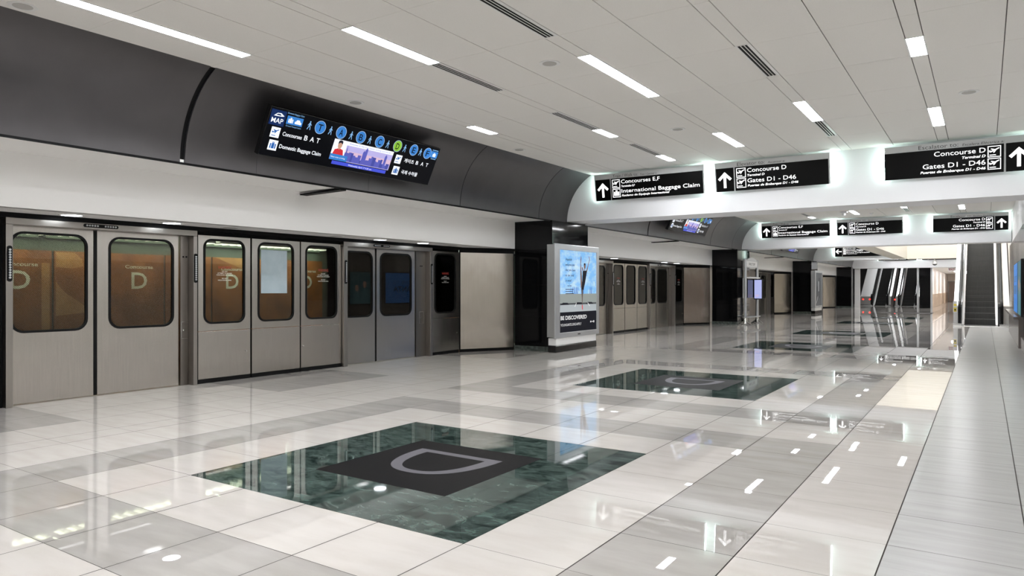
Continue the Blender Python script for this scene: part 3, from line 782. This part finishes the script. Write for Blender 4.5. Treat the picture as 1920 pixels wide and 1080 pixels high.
# ------------------------------------------------------------------ wall screens on the vault
def walker(b, a, c, h, y, m):
    b.disc(a + .02 * h, c + .92 * h, .09 * h, y, m, n=12)
    b.poly([(a - .06 * h, c + .80 * h), (a + .10 * h, c + .80 * h), (a + .12 * h, c + .45 * h), (a - .06 * h, c + .45 * h)], y, m)
    b.line(a - .02 * h, c + .48 * h, a - .22 * h, c + .02 * h, .10 * h, y, m); b.line(a + .06 * h, c + .48 * h, a + .16 * h, c + .24 * h, .10 * h, y, m); b.line(a + .16 * h, c + .26 * h, a + .20 * h, c, .09 * h, y, m)
    b.line(a - .04 * h, c + .76 * h, a - .22 * h, c + .48 * h, .07 * h, y, m); b.line(a + .08 * h, c + .76 * h, a + .26 * h, c + .52 * h, .07 * h, y, m)
def wall_screen(y0, label):
    W, H = 3.53, .69
    o = thing('wall_screen', label, 'screen', (-8.2, y0, 3.31), 'wide wall screens on the dark vault', None)
    o.rotation_mode = 'XYZ'; o.rotation_euler = (Matrix.Rotation(PI / 2, 3, 'Z') @ Matrix.Rotation(math.radians(25.8), 3, 'X')).to_euler()
    b = B(); b.box(0, W, 0.004, .09, 0, H, 'black_gloss'); bevel(b.obj('screen_housing', o, True), .006)
    b = B(); b.box(.5, .7, .09, .2, .2, .5, 'black'); b.box(W - .7, W - .5, .09, .2, .2, .5, 'black'); b.obj('wall_mount', o, True)
    y = 0.0
    b = flat(B()); b.rect(.012, W - .012, .012, H - .012, y + .002, 'd_black'); d = b.obj('display', o, True)
    b = flat(B()); b.rect(.0 + .02, .265, .443, .655, y, 'd_navy')
    b.poly([(.07, .57), (.12, .615), (.18, .62), (.24, .585), (.20, .575), (.12, .57)], y - .001, 'd_white'); b.poly([(.10, .585), (.13, .605), (.17, .605), (.19, .585)], y - .002, 'd_navy')
    b.text('MAP', .145, .478, .07, y - .001, 'd_white', width=.19, align='C', bold=.01)
    b.rect(.29, .56, .496, .614, y, 'd_blue'); bag_icon(b, .30, .497, .115, 'd_white', y - .001, 'd_blue')
    b.poly([(.43, .52), (.54, .52), (.54, .55), (.52, .555), (.505, .58), (.46, .58), (.445, .555), (.43, .55)], y - .001, 'd_white')
    b.text('Domestic Baggage Claim', .28, .638, .024, y, 'd_lightblue', width=.28); b.text('Ground Transportation', .30, .463, .022, y, 'd_lightblue', width=.26)
    b.obj('map_tile', o, True)
    b = flat(B())
    for wx in (.685, 1.075, 1.48, 1.87, 2.27, 2.67, 3.06): walker(b, wx, .485, .125, y, 'd_lightblue')
    b.obj('walking_figures', o, True)
    for i, (ch, cx) in enumerate(zip('TABCDEF', (.88, 1.28, 1.68, 2.085, 2.495, 2.89, 3.24))):
        b = flat(B()); b.disc(cx, .556, .098, y, 'd_pale'); b.disc(cx, .556, .090, y - .0008, 'd_green' if ch == 'D' else 'd_blue')
        b.text(ch, cx, .503, .105, y - .0016, 'd_black', width=.075 if ch not in 'T' else .085, align='C', bold=.012)
        t = b.obj('concourse_disc', o, True)
        if ch == 'D': t['label'] = 'green disc with letter D'
    b = flat(B()); b.rect(3.33, 3.50, .50, .615, y - .0022, 'd_blue'); bag_icon(b, 3.36, .50, .11, 'd_white', y - .003, 'd_blue'); b.rect(3.34, 3.49, .628, .64, y, 'd_lightblue'); b.rect(3.36, 3.49, .475, .485, y, 'd_lightblue'); b.obj('baggage_tile', o, True)
    b = flat(B())
    for (a, c, ic) in ((.095, .275, 'p'), (.115, .095, 'b'), (2.535, .275, 'p'), (2.56, .083, 'b')):
        b.rect(a, a + .145, c, c + .145, y, 'd_white')
        if ic == 'p': plane_icon(b, a, c, .145, 'd_blue2', y - .001)
        else: bag_icon(b, a, c, .145, 'd_blue2', y - .001, 'd_white')
        b.obj('pictogram', o, True); b = flat(B())
    for tx, a, c, cap, wd in (('Concourses', .29, .325, .058, .33), ('B', .66, .325, .075, .06), ('A', .765, .325, .075, .075), ('T', .88, .325, .075, .06), ('Domestic Baggage Claim', .295, .145, .058, .74), ('게이츠', 2.75, .325, .055, .24), ('B', 3.04, .325, .065, .06), ('A', 3.165, .325, .065, .07), ('T', 3.295, .325, .065, .06), ('국제 수하물', 2.77, .125, .055, .40)):
        b = flat(B()); b.text(tx, a, c, cap, y, 'd_white', width=wd, bold=.013); b.obj('lettering', o, True)
    b = flat(B()); a0, a1, c0, c1 = 1.20, 2.46, .132, .45
    b.rect(a0, a1, c0, c1, y, 'd_lilac'); b.rect(a0 + .26, a1, c1 - .06, c1, y - .0008, 'd_white'); b.rect(a0 + .26, a1, c0 + .09, c0 + .17, y - .0006, 'd_pink')
    rr = random.Random(5); xx = a0 + .24
    b.poly([(a0 + .27, c0 + .05), (a0 + .31, c0 + .05), (a0 + .29, c1 - .05)], y - .001, 'd_city2')
    while xx < a1 - .05:
        w_ = rr.uniform(.03, .07); h = rr.uniform(.06, .17)
        b.rect(xx, xx + w_, c0 + .01, c0 + h, y - .001, rr.choice(['d_city', 'd_city2'])); xx += w_ * .9
    for xx, h in ((1.86, .25), (1.82, .2), (2.30, .21)): b.poly([(xx, c0 + .01), (xx + .05, c0 + .01), (xx + .05, c0 + h), (xx + .025, c0 + h + .035), (xx, c0 + h)], y - .0014, 'd_city')
    b.text('Welcome to the train station serving concourses', a0 + .30, c1 - .042, .026, y - .0018, 'd_violet', width=.9)
    b.rect(a0, a0 + .26, c0 + .09, c1, y - .0018, 'd_white')
    b.poly([(a0 + .03, c0 + .09), (a0 + .05, c0 + .16), (a0 + .13, c0 + .19), (a0 + .21, c0 + .17), (a0 + .24, c0 + .09)], y - .0024, 'd_red')
    b.disc(a0 + .13, c0 + .235, .042, y - .003, 'd_skin', ry=.055); b.poly([(a0 + .085, c0 + .25), (a0 + .09, c0 + .30), (a0 + .13, c0 + .315), (a0 + .17, c0 + .30), (a0 + .175, c0 + .255), (a0 + .13, c0 + .275)], y - .0035, 'd_hair')
    b.rect(a0 + .115, a0 + .145, c0 + .17, c0 + .195, y - .0032, 'd_skin')
    b.rect(a0, a0 + .34, c0, c0 + .09, y - .0022, 'd_blue'); b.text('Next train arriving', a0 + .02, c0 + .035, .024, y - .003, 'd_white', width=.28)
    b.obj('city_picture', o, True)
    b = flat(B()); b.rect(1.27, 2.42, .066, .12, y, 'd_bar'); b.text('Wednesday April 17 4:30 am', 1.60, .080, .027, y - .001, 'd_white', width=.5); b.obj('caption_bar', o, True)
wall_screen(6.10, 'nearest wide information screen with lettered discs on the dark vault')
wall_screen(21.05, 'second wide information screen on the vault, cut off by the first beam')
wall_screen(36.0, 'third wide information screen, only its lower edge showing under the second beam')

# ------------------------------------------------------------------ poster cases on the columns
def poster_case(y0, label, art):
    """local frame: x runs along +y of the hall, front faces +x of the hall"""
    o = thing('poster_case', label, 'advertising sign', (-8.2, y0, 0), 'framed poster cases on the columns', (0, 0, PI / 2))
    W = 2.24
    b = B(); b.ring([(0, .335), (W, .335), (W, 2.53), (0, 2.53)], [(.24, .455), (W - .13, .455), (W - .13, 2.395), (.24, 2.395)], 'y', 0, .05, 'aluminium'); bevel(b.obj('frame', o, True), .01)
    b = B(); b.box(.04, W - .03,   .051, .236, .36, 2.51, 'aluminium'); b.obj('case_body', o, True)
    b = B(); b.box(.1, W - .12, .03, .236, .17, .334, 'trim_white'); b.obj('pedestal', o, True)
    b = B(); b.box(.08, W - .1, .02, .236, 0, .169, 'black_gloss'); bevel(b.obj('plinth', o, True), .02)
    b = B(); b.box(1.1, 1.22, -.008, -.0005, .375, .40, 'sign_ink'); b.obj('name_plate', o, True)
    s0, s1, t0, t1 = .24, W - .13, .455, 2.395; y = .02
    if not art:
        b = flat(B()); b.rect(s0, s1, t0, t1, y, 'p_dark'); b.rect(.6, .8, .6, 1.6, y - .001, 'p_ink'); b.rect(1.2, 1.5, .9, 2.1, y - .001, 'p_navy'); b.line(.5, .6, .9, 1.0, .05, y - .0015, 'p_white'); b.rect(1.1, 1.2, 1.3, 1.9, y - .0015, 'p_white'); b.obj('poster', o, True); return  # dark tones painted in for the reflection on this case's poster
    b = flat(B()); b.rect(s0, s1, .93, t1, y, 'p_sky'); b.rect(s0, s1, 1.355, 1.36, y - .0004, 'p_cloud')
    for q in (.85, .93, 1.02, 1.1, 1.4, 1.75, 1.82): b.poly([(q, 1.36), (q + .035, 1.36), (q + .05, 1.52), (q + .03, 1.53)], y - .0012, 'd_blue2')
    b.rect(s0, s1, 1.13, 1.36, y - .0016, 'p_wall'); b.rect(s0, s1, 1.10, 1.14, y - .002, 'p_dark'); b.rect(s0, s1, .93, 1.10, y - .002, 'p_deck'); b.rect(s0, s1, t0, .93, y - .002, 'p_navy')
    for q in (.5, 1.2, 1.75): b.poly([(q - .22, 1.10), (q + .2, 1.10), (q + .12, 1.15), (q - .1, 1.155)], y - .0024, 'p_ink')
    b.line(.98, 1.05, 1.06, 1.14, .02, y - .003, 'p_white'); b.line(1.75, 1.05, 1.64, 1.14, .02, y - .003, 'p_white')
    b.obj('poster', o, True)
    f = flat(B()); yy = y - .0035          # the printed dancer: one leg straight up beside the head, arms raised
    f.poly([(1.30, 1.50), (1.40, 1.50), (1.375, 1.25), (1.365, 1.08), (1.345, 1.08), (1.335, 1.25)], yy, 'p_leg'); f.poly([(1.335, 1.08), (1.375, 1.08), (1.385, .98), (1.365, .955), (1.345, .99)], yy, 'd_red')
    f.poly([(1.28, 1.50), (1.36, 1.52), (1.325, 1.85), (1.29, 2.10), (1.265, 2.10), (1.258, 1.85)], yy, 'p_skin'); f.poly([(1.262, 2.10), (1.292, 2.10), (1.315, 2.25), (1.30, 2.29), (1.268, 2.20)], yy, 'p_skin')
    f.poly([(1.31, 1.47), (1.42, 1.45), (1.50, 1.62), (1.60, 1.90), (1.57, 1.93), (1.38, 1.92), (1.36, 1.70)], yy - .0004, 'p_ink')
    f.poly([(1.56, 1.92), (1.61, 1.90), (1.68, 2.06), (1.755, 2.20), (1.74, 2.215), (1.71, 2.17), (1.65, 2.06)], yy, 'p_skin'); f.poly([(1.745, 2.19), (1.765, 2.20), (1.73, 2.275), (1.69, 2.30), (1.70, 2.27)], yy, 'p_skin')
    f.poly([(1.37, 1.92), (1.43, 1.93), (1.36, 2.02), (1.33, 2.00)], yy, 'p_skin')
    f.rect(1.465, 1.50, 1.92, 1.97, yy, 'p_skin'); f.disc(1.485, 2.03, .045, yy - .0005, 'p_skin', ry=.062, n=16); f.poly([(1.435, 2.05), (1.44, 2.10), (1.48, 2.115), (1.525, 2.10), (1.535, 2.05), (1.50, 2.075)], yy - .001, 'p_ink')
    f.obj('dancer_print', o, True)
    t = flat(B())
    t.text('BE', .29, .75, .095, yy, 'p_white', width=.17, bold=.02); t.obj('headline', o, True); t = flat(B()); t.text('DISCOVERED', .52, .75, .095, yy, 'p_white', width=1.07, bold=.02); t.obj('headline', o, True); t = flat(B()); t.text('YOUNGARTS.ORG/APPLY', .29, .60, .062, yy, 'p_white', width=1.02); t.obj('web_address', o, True); t = flat(B())
    for i, ln in enumerate(['Hopefully', 'welcome you', 'that you have', 'to be told', 'is small']): t.text(ln, .52 + .0 * i, 2.15 - i * .125, .062, yy, 'p_ink', width=[.32, .45, .48, .42, .3][i], shear=.35); t.obj('handwriting', o, True); t = flat(B())
    t.text('Ava Allen', .62, 1.54, .03, yy, 'p_ink', width=.2, bold=.02)
    for i in range(3): t.rect(.52, .92 - .06 * (i % 2), 1.46 - i * .05, 1.474 - i * .05, yy, 'p_navy')
    t.obj('credit_lines', o, True); t = flat(B())
    t.disc(1.97, .66, .03, yy, 'p_white'); t.rect(1.78, 1.83, .64, .68, yy, 'p_white'); t.rect(1.86, 1.92, .65, .67, yy, 'p_white')
    t.obj('sponsor_marks', o, True)
poster_case(14.10, 'gray framed poster of a dancer with raised leg reading BE DISCOVERED', True)
poster_case(44.15, 'gray framed poster case on the third column, dark reflection painted on its poster', False)

# ------------------------------------------------------------------ directory stand by the second column
def kiosk():
    x = -8.12; ya, yb = 29.36, 31.16
    o = thing('directory_stand', 'freestanding silver directory stand with two posts beside the second column', 'directory', (x, (ya + yb) / 2, 0))
    for y in (ya, yb):
        p = B(); p.cyl((x, y, .28), (x, y, 2.68), .062, 'aluminium', n=18); pp = smooth(p.obj('post', o))
        q = B(); q.lathe((x, y, 0), [(.17, 0), (.17, .015), (.10, .05), (.05, .28)], 'chrome')
        for s in (-1, 1): q.prism([(x - .26, .0), (x + .26, .0), (x, .2)] if s > 0 else [(x - .16, .0), (x + .16, .0), (x, .18)], 'y', y - .014 * s - .02, y - .014 * s + .02, 'chrome')
        smooth(q.obj('foot', pp))
    n = 28; c = ((ya + yb) / 2)
    B().prism([(x + .27 * math.cos(2 * PI * i / n), c + 1.05 * math.sin(2 * PI * i / n)) for i in range(n)], 'z', .29, .315, 'aluminium').obj('shelf_ring', o)
    b = B(); pts = [(ya, 2.35), (yb, 2.35), (yb, 2.62)] + [(yb + (ya - yb) * i / 12, 2.62 + .14 * math.sin(PI * i / 12)) for i in range(1, 12)] + [(ya, 2.62)]
    b.prism(pts, 'x', x - .03, x + .03, 'aluminium'); hd = b.obj('header_board', o)
    t = flat(B()); t.add([(x + .031, ya + .1, 2.40), (x + .031, yb - .1, 2.40), (x + .031, yb - .1, 2.60), (x + .031, ya + .1, 2.60)], [(0, 1, 2, 3)], 'plastic_white')
    t.text('DIRECTORY', (ya + yb) / 2, 2.44, .11, 0, 'sign_ink', width=1.0, align='C', bold=.01, T=lambda p: (x + .033, p[0], p[2])); t.obj('header_lettering', hd)
    b = B(); b.box(x - .14, x + .02, ya + .3, yb - .1, 1.10, 1.90, 'black_gloss'); b.obj('display_case', o)
    B().box(x - .16, x + .14, ya + .3, yb - .05, 1.901, 1.95, 'plastic_white').obj('case_top', o)
    B().box(x - .17, x - .141, ya + .25, yb - .1, 1.08, 1.90, 'plastic_white').obj('back_panel', o)
    # portrait monitor on the near side
    mx0, mx1, my = -8.07, -7.77, 30.55
    b = B(); b.box(mx0 - .03, mx1 + .03, my, my + .14, 1.02, 1.88, 'black'); m_ = bevel(b.obj('monitor', o), .01)
    b = flat(B()); b.rect(mx0, mx1, 1.06, 1.84, my - .002, 'd_lav'); b.rect(mx0 + .04, mx1 - .10, 1.18, 1.21, my - .003, 'd_pink'); b.rect(mx0 + .06, mx1 - .14, 1.13, 1.15, my - .003, 'd_pink'); b.obj('monitor_picture', m_)
kiosk()

# ------------------------------------------------------------------ right wall, screens, ledge
b = B()
b.box(.80, 1.0, -13, 18.0, 2.3, 3.1, 'trim_white'); b.box(.80, 1.0, -13, 18.0, 0, 2.3, 'stone_bounce'); b.box(.81, 1.0, 18.0, 33.0, 0, 3.1, 'stone_wall')
for i in range(12):
    for j in range(3): b.box(.80, .81, 18.0 + 1.25 * i + .003, 19.25 + 1.25 * i - .003, 1.033 * j + .003, 1.033 * (j + 1) - .003, 'stone_wall' if (i + j) % 3 else 'stone_light')
b.box(.80, 1.0, -13, 33.0, 3.1, ZC + .02, 'trim_white')
b.box(.86, 1.0, 33.0, 104, 0, 9.0, 'beige')
struct(b, 'wall_right')
b = B(); b.box(-10.9, 1.0, -13.2, -13.0, 0, ZC + .1, 'trim_white'); struct(b, 'wall_back')
b = B(); b.box(.74, .80, 19.0, 21.6, 0, .30, 'stone_light'); b.box(.70, .80, 21.6, 30, 0, .72, 'stone_light'); b.box(.60, .80, 21.6, 30, .72, .78, 'stone_light'); struct(b, 'trim_6')
def tv(y0, y1, label, which):
    o = thing('wall_display', label, 'screen', (.70, y1, .82), 'flat displays on the right wall', (0, 0, -PI / 2)); W = y1 - y0; H = 1.36
    b = B(); b.box(0, W, .0, .06, 0, H, 'black_gloss'); bevel(b.obj('display_housing', o, True), .006)
    B().box(W / 2 - .2, W / 2 + .2, .06, .0995, .4, .9, 'black').obj('wall_mount', o, True)
    b = flat(B()); b.rect(.03, W - .03, .03, H - .03, -.002, 'd_blue' if which else 'd_teal')
    if which:
        b.text('WELCOME TO', .25, .84, .17, -.003, 'd_navy', width=1.9); b.text('ATLANTA', .25, .52, .24, -.003, 'd_black', width=1.9, bold=.02); b.text('WELCOME', .5, .26, .14, -.003, 'd_blue2', width=1.5)
    else:
        for q, h in ((.45, 1.0), (.95, 1.1), (1.4, .9)):
            b.poly([(q - .2, .05), (q + .2, .05), (q + .16, h * .6), (q - .16, h * .6)], -.003, 'd_teal2'); b.disc(q, h * .75, .1, -.003, 'd_skin', ry=.14)
    b.obj('display_picture', o, True)
tv(20.2, 22.0, 'nearer teal display on the right wall at the picture edge', 0)
tv(22.25, 24.9, 'blue display reading WELCOME TO ATLANTA, farther on the right wall', 1)

# ------------------------------------------------------------------ escalator well beyond the second beam
b = B()
b.box(-4.28, -3.6, 31.15, 45.2, 3.12, 9.0, 'beige')
struct(b, 'wall_well_left')
b = B(); b.box(-3.6, .86, 45.2, 46.15, 3.12, 9.0, 'beige'); struct(b, 'wall_well_back')
b = B(); b.box(-3.6, .86, 31.0, 31.16, 4.25, 9.0, 'beige'); struct(b, 'wall_well_front')
b = B(); b.box(-4.3, 1.0, 31.0, 46.2, 9.0, 9.1, 'trim_white'); struct(b, 'ceiling_well')
for i, yy in enumerate((34, 38, 42)):  # unseen lamps added to light the beige walls of the well
    o = thing('well_fill_light', 'added unseen fill light high above the right escalator', 'ceiling light', (-1.5, yy, 8.99), 'added fill lights above the right escalator')
    B().box(-2.6, -.4, yy - .4, yy + .4, 8.96, 8.995, 'lamp').obj('diffuser', o)

# ------------------------------------------------------------------ escalators
def escalator(x0, x1, y0, label, wl, wr, nst, red=False, sticker=False, top_z=9):
    """runs up along +y; steps between x0 and x1, balustrade widths wl and wr"""
    tan = math.tan(math.radians(30)); o = thing('escalator', label, 'escalator', ((x0 + x1) / 2, y0, 0), 'upward escalators')
    b = B(); b.box(x0 - wl, x1 + wr, y0 - .30, y0, 0.0, .012, 'steel_bright'); b.obj('floor_plate', o)
    B().box(x0 - wl, x1 + wr, y0 - .55, y0 - .302, 0.0, .010, 'trim_white').obj('threshold_strip', o)
    b = B()
    for i in range(24): b.box(x0 + .01 + (x1 - x0 - .02) * i / 24, x0 + .01 + (x1 - x0 - .02) * (i + .55) / 24, y0, y0 + .1, .012, .02, 'yellow' if False else 'steel_dark')
    b.obj('comb_plate', o)
    run, rise = .40, .231
    ys = y0 + .02
    for i in range(nst):
        z = 0 if i < 2 else (i - 1) * rise
        a = ys + i * run
        q = B(); q.box(x0 + .006, x1 - .006, a, a + run + .0, z - .05, z + .01, 'step'); q.box(x0 + .006, x1 - .006, a, a + .03, z - rise - .02, z - .051, 'step')
        q.obj('step', o)
    yk = ys + 1.6 * run                               # where the slope starts
    ye = yk + (nst - 2) * run
    zz = lambda y, h: h + max(0, (y - yk)) * tan
    for sx, xa, w_ in ((-1, x0, wl), (1, x1, wr)):
        xi, xo = xa, xa + sx * w_; xm = xa + sx * min(w_ * .55, .24); xin = xa + sx * .07
        h0 = .98; yn = y0 - .28
        prof = [(yn + .25, .0)] + [(yn + .30 - .30 * math.cos(t), .68 + .25 * math.sin(t)) for t in [PI * i / 16 for i in range(0, 9)]] + [(yk, .93), (ye, zz(ye, .93)), (ye, zz(ye, -.35)), (yk + .6, 0.0)]
        p = B(); p.prism(prof, 'x', xin, xm, 'balustrade'); bal = p.obj('balustrade_panel', o)
        p = B(); p.prism([(y0 - .02, .0), (yk, .12), (ye, zz(ye, .12)), (ye, zz(ye, .22)), (yk, .22), (y0 - .02, .06)], 'x', xa + sx * .002, xin, 'plastic_white'); p.obj('skirt_strip', o)
        pts = [(xm - sx * .05, yn + .32 + .05 * 0, .12), (xm - sx * .05, yn + .10, .16), (xm - sx * .05, yn - .02, .36)] + [(xm - sx * .05, yn + .32 - .36 * math.cos(t), .66 + .32 * math.sin(t)) for t in [PI * i / 20 for i in range(0, 11)]] + [(xm - sx * .05, yk, .98), (xm - sx * .05, ye, zz(ye, .98))]
        p = B(); p.tube(pts, .045, 'rubber', n=10, flat=.03); smooth(p.obj('handrail', o))
        if w_ > .3:
            od = [(yn + .36, .78), (yk, .84), (ye, zz(ye, .84)), (ye, zz(ye, -.4)), (yk + .7, 0.0), (yn + .36, 0.0)]
            p = B(); p.prism(od, 'x', xm + sx * .012, xo, 'steel_deck'); p.obj('outer_deck', o)
        p = B(); p.box(xm - sx * .12, xo, yn - .02, y0 + .2, 0.0, .10, 'steel_bright') ; p.obj('newel_base', o)
    if red:
        for xr in red:
            q = B(); q.cyl((xr, y0 + .07, .55), (xr, y0 + .085, .55), .06, 'red_lamp', n=14); q.obj('red_lamp', o)
    if sticker:
        xs = x0 - wl + .06
        q = B(); q.box(xs - .07, xs + .07, y0 + .05, y0 + .074, .52, .98, 'plastic_white'); st = q.obj('notice_plate', o)
        q = flat(B()); q.rect(xs - .05, xs + .05, .55, .72, y0 + .049, 'yellow'); q.disc(xs, .82, .05, y0 + .049, 'yellow'); q.disc(xs, .63, .03, y0 + .048, 'sign_black', n=10); q.obj('notice_print', st)
    return o
escalator(-.68, .36, 33.45, 'large dark escalator at the right, under the Escalator sign', .36, .46, 22, sticker=True)
escalator(-7.66, -6.82, 66.0, 'left of the two distant escalators, red lamps at its foot', 1.1, .40, 16, red=(-8.5, -8.0))
escalator(-5.68, -4.78, 66.0, 'right of the two distant escalators, beside the black wall strip', .42, .5, 16, red=(-6.15,))

# ------------------------------------------------------------------ far end
b = B()
b.box(-4.05, -3.35, 61.16, 61.3, 0, 3.0, 'granite'); struct(b, 'wall_far')
for i, (x, w_, m, lab) in enumerate([(-8.22, .36, 'trim_white', 'white square post left of the distant escalators'), (-4.15, .13, 'aluminium', 'thin silver post left of the black wall strip'), (-3.27, .13, 'aluminium', 'thin silver post at the hallway mouth')]):
    o = B(); o.box(x - w_ / 2, x + w_ / 2, 60.95 if i else 60.6, 61.15 if i else 60.96, 0, 2.999, m); bevel(tag(o.obj('post'), lab, 'post'), .01)
b = B()
b.box(-10.9, -3.4, 84, 84.2, 0, 12, 'tunnel_dark'); b.box(-10.9, -10.5, 61.2, 84, 0, 12, 'tunnel_dark'); b.box(-10.9, -3.4, 61.2, 84, 12, 12.1, 'trim_white'); b.box(-3.5, -3.36, 61.3, 90, 0, 12, 'hall_wall')
struct(b, 'wall_far_escalator_hall')
b = B()
b.box(-3.36, -3.34, 61.3, 90, 1.02, 3.0, 'hall_wall'); b.box(-3.36, -3.32, 61.3, 90, 0, 1.02, 'hall_low'); b.box(-3.36, .86, 90, 90.2, 0, 3.0, 'hall_wall'); struct(b, 'wall_hallway')
b = B(); b.box(-3.5, .86, 61.16, 90.2, 3.0, 3.1, 'trim_white'); struct(b, 'ceiling_hallway')
for i, yy in enumerate((64, 70, 76, 83)):
    o = thing('hallway_light', 'ceiling light inside the distant hallway', 'ceiling light', (-1.8, yy, 3.0), 'ceiling lights of the distant hallway')
    B().box(-2.3, -1.3, yy - .3, yy + .3, 2.985, 2.9995, 'lamp').obj('diffuser', o)
for i, yy in enumerate((68, 74)):  # unseen lamps added to brighten the far escalators and their decks
    o = thing('hall_fill_light', 'added unseen fill light above the distant escalators', 'ceiling light', (-6.8, yy, 11.9), 'added fill lights above the distant escalators')
    B().box(-8.0, -5.6, yy - .3, yy + .3, 11.95, 11.995, 'lamp').obj('diffuser', o)
o = thing('door_1', 'beige door at the end of the distant hallway', 'door', (-2.75, 89.9, 0)); o['kind'] = 'structure'
B().box(-3.2, -2.3, 89.93, 89.99, 0.01, 2.15, 'hall_door').obj('door_leaf', o); q = B(); q.box(-3.28, -3.2, 89.9, 89.995, 0.01, 2.22, 'steel_dark'); q.box(-2.3, -2.22, 89.9, 89.995, 0.01, 2.22, 'steel_dark'); q.box(-3.2, -2.3, 89.9, 89.995, 2.151, 2.22, 'steel_dark'); q.obj('door_frame', o)
o = thing('exit_sign', 'small red and white sign hung at the hallway mouth', 'sign', (-1.95, 60.5, 2.75))
q = B(); q.box(-2.2, -1.72, 60.5, 60.56, 2.72, 2.98, 'plastic_white'); q.box(-2.0, -1.92, 60.5, 60.56, 2.98, 3.0, 'plastic_white'); q.obj('sign_box', o)
t = flat(B()); t.text('EXIT', -1.96, 2.78, .14, 60.496, 'ink_red', width=.36, align='C', bold=.02); t.obj('lettering', o)
o = thing('dome_camera', 'white dome camera hanging under the far beam', 'camera', (-2.28, 45.0, 3.1))
q = B(); q.lathe((-2.28, 45.4, 3.12), [(.03, -.001), (.03, -.1), (.10, -.14), (.125, -.24), (.12, -.3)], 'plastic_white'); smooth(q.obj('camera_housing', o))
q = B(); q.lathe((-2.28, 45.4, 3.12), [(.115, -.3), (.10, -.34), (.05, -.375), (.01, -.38)], 'black_gloss'); smooth(q.obj('dome', o))
